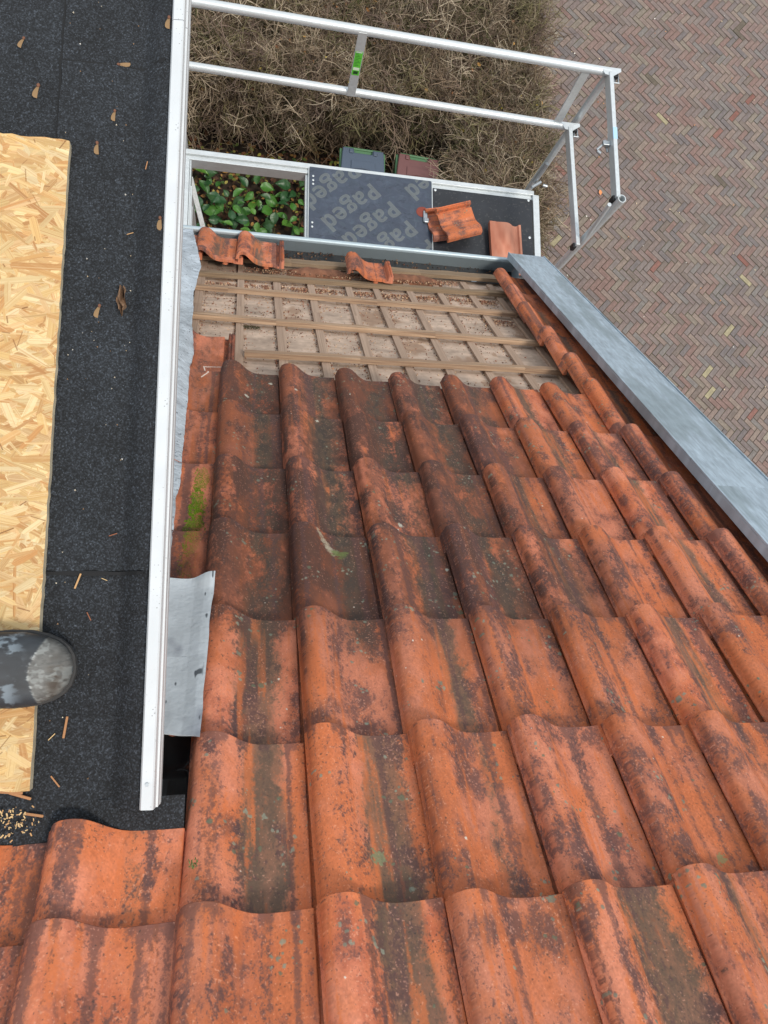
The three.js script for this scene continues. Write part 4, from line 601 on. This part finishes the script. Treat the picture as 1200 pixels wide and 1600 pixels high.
{
  reseed(101);
  const clusters = [0, 1, 2, 3, 4].map(() => { const parts = []; for (let b = 0; b < 5; b++) { const base = V3(rr(-0.1, 0.1), rr(-0.22, -0.05), rr(-0.1, 0.1)), dir = V3(rr(-1, 1), rr(0.25, 1.1), rr(-1, 1)), main = walk(base, dir, rr(0.28, 0.5), 6, 0.42); parts.push(twig(main, rr(0.005, 0.0085), 0.0028)); for (let k = 0; k < 9; k++) { const o = main[1 + Math.floor(rnd() * 5)], sd = V3(rr(-1, 1), rr(-0.35, 0.8), rr(-1, 1)), sub = walk(o, sd, rr(0.1, 0.26), 4, 0.55); parts.push(twig(sub, rr(0.0026, 0.0042), 0.0016)); if (rnd() < 0.6) parts.push(twig(walk(sub[2], V3(rr(-1, 1), rr(-0.5, 0.6), rr(-1, 1)), rr(0.06, 0.14), 3, 0.6), 0.0023, 0.0014)); } } return mergeGeometries(parts); });
  const pale = [[160, 144, 122], [136, 118, 98], [176, 162, 140], [110, 94, 78], [124, 106, 86], [94, 78, 64], [144, 130, 110], [116, 98, 86], [120, 112, 80]], dark = [[88, 76, 54], [78, 72, 46], [96, 82, 58], [84, 84, 50]];
  const M_TWIG = std({ color: 0xffffff, roughness: 0.9 });
  function hedge(label, boxes, stems) {
    const t = thing('hedge', label, 'hedge'); const lists = clusters.map(() => []), cols = clusters.map(() => []), lv = [], lc = [];
    for (const [x0, x1, z0, z1, top, n, skinFront] of boxes) for (let i = 0; i < n; i++) {
      const k = Math.floor(rnd() * clusters.length); let x = rr(x0, x1), z = rr(z0, z1), y; const q = rnd();
      const bump = 0.16 * (fbm(x * 1.6, z * 1.6, 2, 3) - 0.5) * 2;
      if (q < 0.60) y = top + bump - 0.30 * rnd() ** 1.6 - 0.12; else if (q < 0.85) { y = rr(0.5, top - 0.05); z = z1 - 0.22 * rnd(); } else { y = rr(0.2, top); if (rnd() < 0.5) x = x1 - 0.2 * rnd(); }
      lists[k].push(mat4(x, y, z, rr(-0.5, 0.5), rr(0, 6.28), rr(-0.5, 0.5), rr(0.75, 1.25)));
      const mossy = rnd() < 0.16, c = mossy ? dark[Math.floor(rnd() * dark.length)] : pale[Math.floor(rnd() * pale.length)]; cols[k].push(lin(...c).multiplyScalar(rr(0.92, 1.3)));
      if (rnd() < 0.55) { lv.push(mat4(x + rr(-0.2, 0.2), y + rr(-0.15, 0.2), z + rr(-0.2, 0.2), rr(-0.9, 0.9), rr(0, 6.28), rr(-0.9, 0.9), rr(0.025, 0.055))); lc.push(lin(...[[150, 104, 56], [124, 84, 52], [172, 130, 70], [110, 74, 50], [160, 140, 60]][Math.floor(rnd() * 5)])); }
    }
    clusters.forEach((g, k) => instanced('twigs', g, M_TWIG, lists[k], t, cols[k])); instanced('withered_leaves', leafBit, LEAF, lv, t, lc);
    for (const [x, z, h] of stems) mesh('stem', twig(walk(V3(x, -0.02, z), V3(rr(-0.15, 0.15), 1, rr(-0.1, 0.2)), h, 7, 0.13), rr(0.018, 0.03), 0.01, 7), std({ color: lin(92, 84, 60), roughness: 0.95 }), t);
    return t;
  }
  const stems = []; for (let i = 0; i < 26; i++) stems.push([-1.3 + i * 0.17 + rr(-0.05, 0.05), -5.55 + rr(-0.15, 0.1), rr(0.9, 1.25)]);
  hedge('wide bare twiggy hedge behind the bins and guard rails', [[-1.7, 3.05, -7.0, -5.42, 1.36, 2600], [-1.7, 3.05, -9.6, -7.0, 1.42, 1900]], stems);
  hedge('bare twiggy hedge corner beside the maroon-lidded bin and the paving', [[2.32, 3.05, -5.45, -4.12, 1.30, 900]], [[2.5, -4.5, 1.0], [2.8, -4.4, 1.0], [2.65, -4.9, 1.1], [2.9, -5.0, 1.1], [2.5, -5.2, 1.0]]);
  // litter and ivy on the soil
  reseed(131); const lv = [], lc = [], iv = [], ic = [];
  for (let i = 0; i < 2600; i++) { const x = rr(-1.5, 3.2), z = rr(-6.2, -3.7); lv.push(mat4(x, 0.012 + rr(0, 0.02), z, rr(-0.4, 0.4), rr(0, 6.28), rr(-0.4, 0.4), rr(0.025, 0.07))); lc.push(lin(...[[96, 62, 40], [120, 80, 48], [78, 54, 40], [140, 100, 56], [66, 48, 38], [164, 126, 70], [104, 70, 54]][Math.floor(rnd() * 7)])); }
  tag(instanced('leaf_litter', leafBit, LEAF, lv, null, lc), 'brown fallen leaves littering the dark soil', 'leaf litter');
  for (let i = 0; i < 420; i++) { const x = rr(-1.0, 2.4), z = rr(-5.5, -4.75) + 0.5 * rnd() * rnd(); iv.push(mat4(x, 0.05 + rr(0, 0.10), z, rr(-0.6, 0.6), rr(0, 6.28), rr(-0.6, 0.6), rr(0.03, 0.065))); ic.push(lin(...[[110, 116, 44], [136, 134, 56], [84, 100, 40], [60, 84, 36], [150, 140, 70]][Math.floor(rnd() * 5)])); }
  tag(instanced('ground_ivy', leafBit, LEAF, iv, null, ic), 'small yellow-green creeping leaves at the foot of the hedge', 'ground cover');
}

// ---------------------------------------------------------------- broad-leaved plants below the open part of the platform
{
  reseed(151);
  const leaf = (() => { const pos = [], idx = [], nu = 8, nv = 4; for (let i = 0; i <= nu; i++) for (let j = -nv / 2; j <= nv / 2; j++) { const u = i / nu, w = 0.36 * Math.sin(Math.PI * Math.min(0.999, u ** 0.85 * 0.985 + 0.01)) * (1.08 - 0.30 * u), q = j / (nv / 2); pos.push(q * w, 0.16 * Math.abs(q) * (0.6 + 0.6 * u) + 0.34 * u - 0.62 * u * u + 0.015 * Math.sin(u * 20 + q * 2), u); } const n = nv + 1; for (let i = 0; i < nu; i++) for (let j = 0; j < nv; j++) { const a = i * n + j; idx.push(a, a + n, a + 1, a + 1, a + n, a + n + 1); } const g = new THREE.BufferGeometry(); g.setAttribute('position', new THREE.Float32BufferAttribute(pos, 3)); g.setIndex(idx); g.computeVertexNormals(); return g; })();
  const stalk = bar([0, 0, -0.5], [0, 0, 0.02], 0.03, 5), greens = [[60, 104, 48], [76, 126, 52], [46, 86, 48], [90, 136, 54], [62, 96, 58], [128, 156, 58]].map((c) => new THREE.MeshPhysicalMaterial({ color: lin(...c), roughness: 0.42, side: THREE.DoubleSide, transmission: 0.12, thickness: 0 }));
  const where = [['beside the brace', -0.42, -4.72], ['by the platform end', -0.55, -4.42], ['', -0.2, -4.58], ['', -0.12, -4.30], ['', 0.08, -4.78], ['', 0.12, -4.45], ['', 0.32, -4.62], ['', 0.34, -4.32], ['', 0.56, -4.82], ['', 0.60, -4.50], ['', 0.62, -4.24], ['', -0.6, -4.9]];
  const PL = ['broad-leaved plant beside the diagonal brace, second nearest the white trim', 'broad-leaved plant closest to the gutter at the trim end of the opening', 'broad-leaved plant right of the brace, mid depth in the opening', 'broad-leaved plant behind the left tile of the gutter pair', 'broad-leaved plant under the outer beam, left of the opening centre', 'broad-leaved plant at the centre of the platform opening', 'broad-leaved plant just right of the opening centre', 'broad-leaved plant behind the right tile of the gutter pair', 'broad-leaved plant in the far corner next to the hatch panel', 'broad-leaved plant beside the middle of the hatch panel edge', 'broad-leaved plant nearest the gutter next to the hatch panel', 'broad-leaved plant in the far corner by the white trim'];
  where.forEach(([, x, z], i) => {
    const t = thing('broadleaf_plant', PL[i], 'plant', [x, 0, z], 'green plants below the platform opening');
    const n = 6 + Math.floor(rnd() * 5), ph = rnd() * 6;
    for (let k = 0; k < n; k++) { const a = ph + k * 2.4, r = 0.03 + 0.11 * Math.sqrt(k / n), y = 0.07 + 0.16 * (1 - k / n) + rr(0, 0.05), L = rr(0.09, 0.20), m = mesh('leaf', leaf, greens[Math.floor(rnd() * (rnd() < 0.15 ? 6 : 5))], t); m.position.set(Math.sin(a) * r, y, Math.cos(a) * r); m.rotation.set(rr(-0.55, 0.45), a + rr(-0.7, 0.7), rr(-0.6, 0.6), 'YXZ'); m.scale.set(L * rr(0.75, 1.1), L, L); m.name = k ? 'leaf_' + String(k).padStart(3, '0') : 'leaf'; }
    const sg = mergeGeometries(Array.from({ length: 4 }, (_, k) => twig(walk(V3(rr(-0.02, 0.02), -0.01, rr(-0.02, 0.02)), V3(rr(-0.5, 0.5), 1, rr(-0.5, 0.5)), 0.18, 4, 0.2), 0.006, 0.004, 5))); mesh('stems', sg, std({ color: lin(86, 96, 50), roughness: 0.8 }), t);
  });
  const weed = thing('broadleaf_plant', 'small bright green plant at the corner of the maroon-lidded bin', 'plant', [2.2, 0, -4.68]); for (let k = 0; k < 8; k++) { const m = mesh('leaf', leaf, greens[k % 2 ? 5 : 3], weed); m.position.set(rr(-0.04, 0.04), 0.5 + rr(-0.1, 0.2), rr(-0.05, 0.05)); m.rotation.set(rr(-0.4, 0.3), k * 0.9, rr(-0.3, 0.3), 'YXZ'); m.scale.setScalar(rr(0.07, 0.11)); m.name = k ? 'leaf_' + String(k).padStart(3, '0') : 'leaf'; }
  mesh('stems', twig(walk(V3(0, -0.01, 0), V3(0.05, 1, 0), 0.6, 6, 0.05), 0.01, 0.005, 6), std({ color: lin(86, 96, 50), roughness: 0.8 }), weed);
  // pale curled leaves lodged in the hedge corner
  const big = [[2.62, 1.36, -4.50, 0.15], [2.70, 1.36, -4.40, 0.13], [2.63, 1.35, -4.36, 0.14]];
  big.forEach(([x, y, z, s], i) => { const m = mesh('dry_leaf', leafBit, new THREE.MeshStandardMaterial({ color: lin(...[[214, 176, 132], [204, 160, 110], [220, 186, 140]][i]), roughness: 0.8, side: THREE.DoubleSide })); m.position.set(x, y, z); m.rotation.set(rr(-0.3, 0.3), rr(0, 6), rr(-0.3, 0.3)); m.scale.setScalar(s); tag(m, ['farthest of three pale dry leaves lodged in the hedge corner', 'right-hand of three pale dry leaves in the hedge corner', 'nearest of three pale dry leaves, just beyond the platform beam'][i], 'leaf', 'pale dry leaves in the hedge corner'); });
}

// ---------------------------------------------------------------- debris on the bare battens, eaves and gutter
{
  reseed(171);
  const chip = new THREE.TetrahedronGeometry(1, 0), list = [], cols = [], pal = [[138, 92, 72], [120, 82, 64], [170, 132, 104], [104, 74, 58], [200, 172, 142], [150, 100, 78], [92, 68, 54], [186, 156, 126]];
  const put = (x, h, s, k) => { const p = roofPt(x, h, s); list.push(mat4(p.x, p.y, p.z, rr(0, 6), rr(0, 6), rr(0, 6), k * rr(0.5, 1.3), k * rr(0.3, 0.9))); cols.push(lin(...pal[Math.floor(rnd() * pal.length)])); };
  const cb = [-0.202, -0.014, 0.159, 0.328, 0.514, 0.676, 0.847, 1.024, 1.195];
  for (let i = 0; i < 5200; i++) { const x = rr(-0.22, 1.32), s = rr(2.42, 3.78), d = fbm(x * 6, s * 6, 3, 5); if (d < 0.47 && rnd() < 0.8) continue; put(x, -0.1215, s, rr(0.002, 0.0055)); }
  for (let i = 0; i < 1800; i++) { const x = cb[Math.floor(rnd() * 9)] + (rnd() < 0.5 ? -1 : 1) * rr(0.018, 0.03), s = rr(2.42, 3.7); put(x, -0.120, s, rr(0.002, 0.006)); }
  for (let i = 0; i < 3200; i++) { const x = rr(-0.22, 1.35), d = fbm(x * 5, 3, 3, 9); if (d < 0.42 && rnd() < 0.7) continue; put(x, -0.119 + rr(0, 0.006), lerp(3.53, 3.62, (x + 0.2) / 1.6) - 0.09 * rnd() * rnd(), rr(0.0025, 0.007)); }
  for (let i = 0; i < 2200; i++) { const x = 0.38 + 0.62 * (rnd() - 0.5) + 0.22 * (rnd() - 0.5), x2 = rnd() < 0.5 ? x : rr(0.62, 1.15); put(x2, -0.104 + rr(0, 0.012), lerp(3.72, 3.82, (x2 + 0.2) / 1.6) + rr(-0.04, 0.02), rr(0.0025, 0.006)); }
  for (let i = 0; i < 300; i++) { const x = 1.25 + rr(-0.08, 0.08), s = 3.30 + rr(-0.04, 0.04); put(x, -0.120 + rr(0, 0.006), s, rr(0.003, 0.006)); }
  tag(instanced('roof_crumbs', chip, std({ color: 0xffffff, roughness: 0.95 }), list, null, cols), 'red-brown clay crumbs and dust scattered over the bare boards', 'debris');
  const gl = [], gc = []; for (let i = 0; i < 2400; i++) { const x = rr(-0.33, 1.47), z = -1.86 - 0.14 * rnd(); if (fbm(x * 7, z * 20, 3, 3) < 0.5 && rnd() < 0.75) continue; gl.push(mat4(x, EYE - 3.817 + rr(0, 0.012) + 0.012 * (z < -1.96 ? 1 : 0), z, rr(0, 6), rr(0, 6), rr(0, 6), rr(0.003, 0.009), rr(0.001, 0.004))); gc.push(lin(...[[92, 62, 50], [70, 52, 44], [118, 84, 62], [56, 46, 42], [140, 108, 80]][Math.floor(rnd() * 5)])); }
  tag(instanced('gutter_crumbs', chip, std({ color: 0xffffff, roughness: 0.95 }), gl, null, gc), 'dark leaf crumbs and clay bits lying in the gutter', 'debris');
  // brown mortar lump on the eaves board
  const lump = (label, x0, x1, s, w, seed) => { const n = 34, f = (u, v) => { const x = lerp(x0, x1, u), e = Math.sin(Math.PI * u) ** 0.5 * Math.sin(Math.PI * v) ** 0.5; return [x, -0.112 + 0.034 * e * (0.6 + 0.8 * fbm(x * 20, v * 5, 3, seed)), s + (x - x0) * 0.05 + lerp(-w / 2, w / 2, v) * (0.8 + 0.5 * vnoise(x * 15, 2, seed))]; }; const dt = makeTex(128, 128, (u, v, o) => { const k = 0.7 + 0.6 * fbm(u * 20, v * 20, 3, seed); o[0] = 118 * k; o[1] = 80 * k; o[2] = 60 * k; }); const m = onRoof(mesh('dirt_lump', sheet(n, 10, f, 0.004), std({ map: dt, roughness: 1 }))); tag(m, label, 'dirt'); };
  lump('brown crumbly dirt packed against the eaves board below the tile pair', 0.22, 0.55, 3.765, 0.10, 5); lump('brown crumbly dirt packed against the eaves board near the verge tiles', 0.68, 1.06, 3.80, 0.10, 9);
}
// ---------------------------------------------------------------- moss
{
  reseed(191); const blade = new THREE.ConeGeometry(0.35, 1, 4, 1), list = [], cols = [], G = [[98, 142, 14], [116, 158, 20], [84, 122, 16], [128, 156, 36]];
  const patch = (x, s, rx, rs, n, h0) => { for (let i = 0; i < n; i++) { const a = rr(0, 6.28), r = Math.sqrt(rnd()), X = x + 1.5 * rx * r * Math.cos(a), S = s + 1.5 * rs * r * Math.sin(a); if (fbm(X * 110, S * 70, 3, 4) < 0.14 + 0.46 * r * r) continue; const lx = X - LEFT + W, f = ((NOSE0 - S) / GAUGE % 1 + 1) % 1, p = roofPt(X, profTop(lx) - 0.0165 * (1 - 0) * f * 0 - (noseOf(Math.floor((NOSE0 - S) / GAUGE)) - S) * 0.0275 / GAUGE + h0, S); list.push(mat4(p.x, p.y, p.z, -0.8 + rr(-0.5, 0.5), rr(0, 6), rr(-0.5, 0.5), rr(0.0016, 0.003), rr(0.003, 0.006))); cols.push(lin(...G[Math.floor(rnd() * 4)])); } };
  patch(-0.112, 1.475, 0.020, 0.075, 5200, 0.001); patch(-0.108, 1.60, 0.016, 0.045, 2200, 0.001); patch(-0.106, 1.70, 0.016, 0.04, 2000, 0.001); patch(-0.10, 1.98, 0.011, 0.03, 400, 0.001); patch(-0.118, 1.345, 0.016, 0.05, 500, 0.001); patch(-0.120, 1.26, 0.013, 0.04, 300, 0.001); patch(-0.112, 1.54, 0.018, 0.05, 1600, 0.001); patch(-0.115, 2.26, 0.018, 0.02, 60, 0.001);
  tag(instanced('moss', blade, std({ color: 0xffffff, roughness: 1 }), list, null, cols), 'bright green moss growing down the tiles beside the lead', 'moss');
  const l2 = [], c2 = []; const cl = (x, h, s, rx, rs, n, pal) => { for (let i = 0; i < n; i++) { const p = roofPt(x + rx * rr(-1, 1), h + rr(0, 0.008), s + rs * rr(-1, 1)); l2.push(mat4(p.x, p.y, p.z, rr(-1, 1), rr(0, 6), rr(-1, 1), rr(0.002, 0.004), rr(0.004, 0.009))); c2.push(lin(...pal[Math.floor(rnd() * pal.length)])); } };
  cl(0.03, -0.115, 2.985, 0.04, 0.012, 260, [[58, 62, 34], [74, 72, 42], [48, 50, 34]]); cl(0.98, -0.048, 1.142, 0.011, 0.006, 70, [[46, 78, 30], [60, 96, 34]]); cl(-0.055, -0.012, 0.585, 0.006, 0.006, 30, [[92, 110, 60], [110, 126, 76]]);
  tag(instanced('moss', blade, std({ color: 0xffffff, roughness: 1 }), l2, null, c2), 'dark little moss tufts on the battens and tile joints', 'moss');
}
// ---------------------------------------------------------------- seeds, chips and needles on the felt
{
  reseed(211);
  const wing = (() => { const pos = [], idx = [], n = 8; for (let i = 0; i <= n; i++) { const u = i / n, w0 = -0.10 - 0.03 * u, w1 = 0.10 + 0.22 * Math.sin(u * 2.4); pos.push(0.2 + u * 1.15, 0.12 + 0.06 * Math.sin(u * 3), w0, 0.2 + u * 1.15, 0.05 + 0.10 * u, w1 * (u > 0.92 ? 0.5 : 1)); } for (let i = 0; i < n; i++) { const a = i * 2; idx.push(a, a + 1, a + 2, a + 1, a + 3, a + 2); } const g = new THREE.BufferGeometry(); g.setAttribute('position', new THREE.Float32BufferAttribute(pos, 3)); g.setIndex(idx); g.computeVertexNormals(); return g; })();
  const nut = new THREE.SphereGeometry(0.155, 12, 8); nut.scale(1.2, 0.7, 0.95); nut.translate(0.12, 0.12, 0);
  const wm = new THREE.MeshStandardMaterial({ color: lin(138, 110, 76), roughness: 0.8, side: THREE.DoubleSide }), nm = std({ color: lin(112, 74, 54), roughness: 0.8 });
  const seeds = [[-0.394, -1.005, 1.85, 'winged maple seed on the felt, farthest from the board corner'], [-0.365, -0.918, 1.7, 'winged maple seed nearest the far edge of the strand board'], [-0.236, -0.978, -0.18, 'winged maple seed lying along the cross seam of the felt'], [-0.236, -0.888, 1.62, 'upright winged maple seed between cross seam and board corner'], [-0.263, -0.822, 1.5, 'small dark maple seed just off the board corner'], [-0.244, -0.520, 1.75, 'winged maple seed beside the withered leaf on the felt']];
  for (const [x, z, a, label] of seeds) { const t = thing('maple_seed', label, 'seed', [x, FLAT + 0.0075, z], 'maple seeds on the felt'); mesh('nutlet', nut, nm, t); mesh('wing', wing, wm, t); t.rotation.y = -a; t.scale.setScalar(0.019 * rr(0.85, 1.1)); }
  const onTrim = [[-0.146, -1.063, 1.6, 'pale seed wing tucked against the trim near the butt joint'], [-0.147, -0.675, 1.5, 'brown seed husk against the trim, opposite the board']]; for (const [x, z, a, label] of onTrim) { const t = thing('maple_seed', label, 'seed', [x, FLAT + 0.039, z], 'maple seeds on the felt'); mesh('nutlet', nut, nm, t); mesh('wing', wing, wm, t); t.rotation.y = -a; t.scale.setScalar(0.019); }
  { const n = 10, f = (u, v) => [lerp(-0.5, 0.5, u) * (0.35 + 0.5 * Math.sin(Math.PI * v)) * 0.03 + 0.003 * Math.sin(v * 9), 0.007 * Math.sin(u * 9 + v * 8) + 0.016 * Math.abs(u - 0.5), lerp(-0.026, 0.03, v) + 0.004 * Math.sin(u * 9)]; const g = sheet(n, 14, f, 0.0006), m = mesh('withered_leaf', g, std({ color: lin(126, 98, 74), roughness: 0.9 })); m.position.set(-0.207, FLAT + 0.016, -0.525); m.scale.set(0.62, 1, 0.8); tag(m, 'withered crumpled brown leaf on the felt beside the trim', 'leaf'); }
  const chipG = box(1, 0.16, 0.24, 0, 0, 0, 0.05), woods = [[168, 122, 84], [190, 150, 104], [140, 88, 62], [206, 176, 128]].map((c) => std({ color: lin(...c), roughness: 0.9 }));
  const chips = [[-0.2615, 0.186, 1.45, 0.034, 'largest wood splinter on the felt below the boot'], [-0.255, -0.045, 1.25, 0.026, 'thin reddish splinter on the felt level with the lead patch'], [-0.235, 0.012, -1.1, 0.015, 'short reddish splinter on the felt right of the boot toe'], [-0.214, -0.048, -0.4, 0.010, 'tiny pale chip on the felt near the trim'], [-0.272, 0.268, -0.9, 0.022, 'curled bark splinter near the foot of the strand board'], [-0.150, 0.283, -1.35, 0.016, 'brown splinter against the end of the trim'], [-0.204, -0.122, 0.35, 0.014, 'thin splinter just beyond the felt cross seam'], [-0.281, 0.20, 0.8, 0.014, 'pale splinter beside the lower board edge'], [-0.176, -0.78, 1.4, 0.016, 'small upright splinter on the felt close to the trim'], [-0.20, -0.655, 0.4, 0.012, 'forked straw bit halfway along the felt']];
  chips.forEach(([x, z, a, L, label], i) => { const m = mesh('wood_chip', chipG, woods[i % 4]); m.position.set(x, FLAT + 0.0095 + (x > -0.18 ? 0.012 : 0), z); m.rotation.y = a; m.scale.set(L, L * 0.5, L * 0.45); tag(m, label, 'wood chip', 'wood chips on the felt'); });
  const heap = thing('chip_heap', 'heap of pale wood shavings below the strand board by the tiles', 'shavings', [-0.335, FLAT, 0.325]); for (let i = 0; i < 150; i++) { const m = mesh('shaving', chipG, woods[i < 4 ? 0 : rnd() < 0.7 ? 3 : 1], heap), L = i < 4 ? rr(0.022, 0.036) : rr(0.0015, 0.006); m.position.set((i < 4 ? rr(-0.03, 0.035) : (rnd() + rnd() + rnd() - 1.5) * 0.052 - 0.012), 0.010 + rr(0, 0.009), (i < 4 ? rr(-0.045, 0.0) : (rnd() + rnd() - 1) * 0.032)); m.rotation.set(rr(-0.2, 0.2), i < 4 ? rr(-0.4, 0.3) : rr(0, 6.28), rr(-0.2, 0.2)); m.scale.set(L, L * (i < 4 ? 0.4 : 1), L * (i < 4 ? 0.55 : 1.6)); m.name = i ? 'shaving_' + String(i).padStart(3, '0') : 'shaving'; }
  const gl = [], gc = []; for (let i = 0; i < 70; i++) { const x = rr(-0.33, -0.16), z = rr(-1.1, 0.33); gl.push(mat4(x, FLAT + 0.0095, z, rr(0, 6), rr(0, 6), rr(0, 6), rr(0.0008, 0.0022))); gc.push(lin(...[[200, 190, 170], [170, 150, 120], [140, 110, 80], [210, 205, 195]][Math.floor(rnd() * 4)])); }
  tag(instanced('grit', new THREE.TetrahedronGeometry(1, 0), std({ color: 0xffffff, roughness: 0.9 }), gl, null, gc), 'pale grit scattered over the black felt', 'grit');
  // fallen leaves on the paving
  const pl = [], pc = []; for (let i = 0; i < 130; i++) { pl.push(mat4(rr(3.2, 7.4), 0.012, rr(-9, -2), rr(-0.4, 0.4), rr(0, 6.28), rr(-0.4, 0.4), rr(0.01, 0.028))); pc.push(lin(...[[200, 180, 150], [180, 130, 90], [210, 205, 195], [150, 100, 70]][Math.floor(rnd() * 4)])); }
  tag(instanced('paving_litter', leafBit, LEAF, pl, null, pc), 'small pale leaf bits scattered over the brick paving', 'leaf litter');
  const ol = mesh('fallen_leaf', leafBit, new THREE.MeshStandardMaterial({ color: lin(214, 140, 90), roughness: 0.8, side: THREE.DoubleSide })); ol.position.set(4.56, 0.02, -5.42); ol.scale.setScalar(0.075); tag(ol, 'orange fallen leaf on the bricks between the scaffold end rails', 'leaf');
}

shade(roof);
renderer.render(scene, camera);
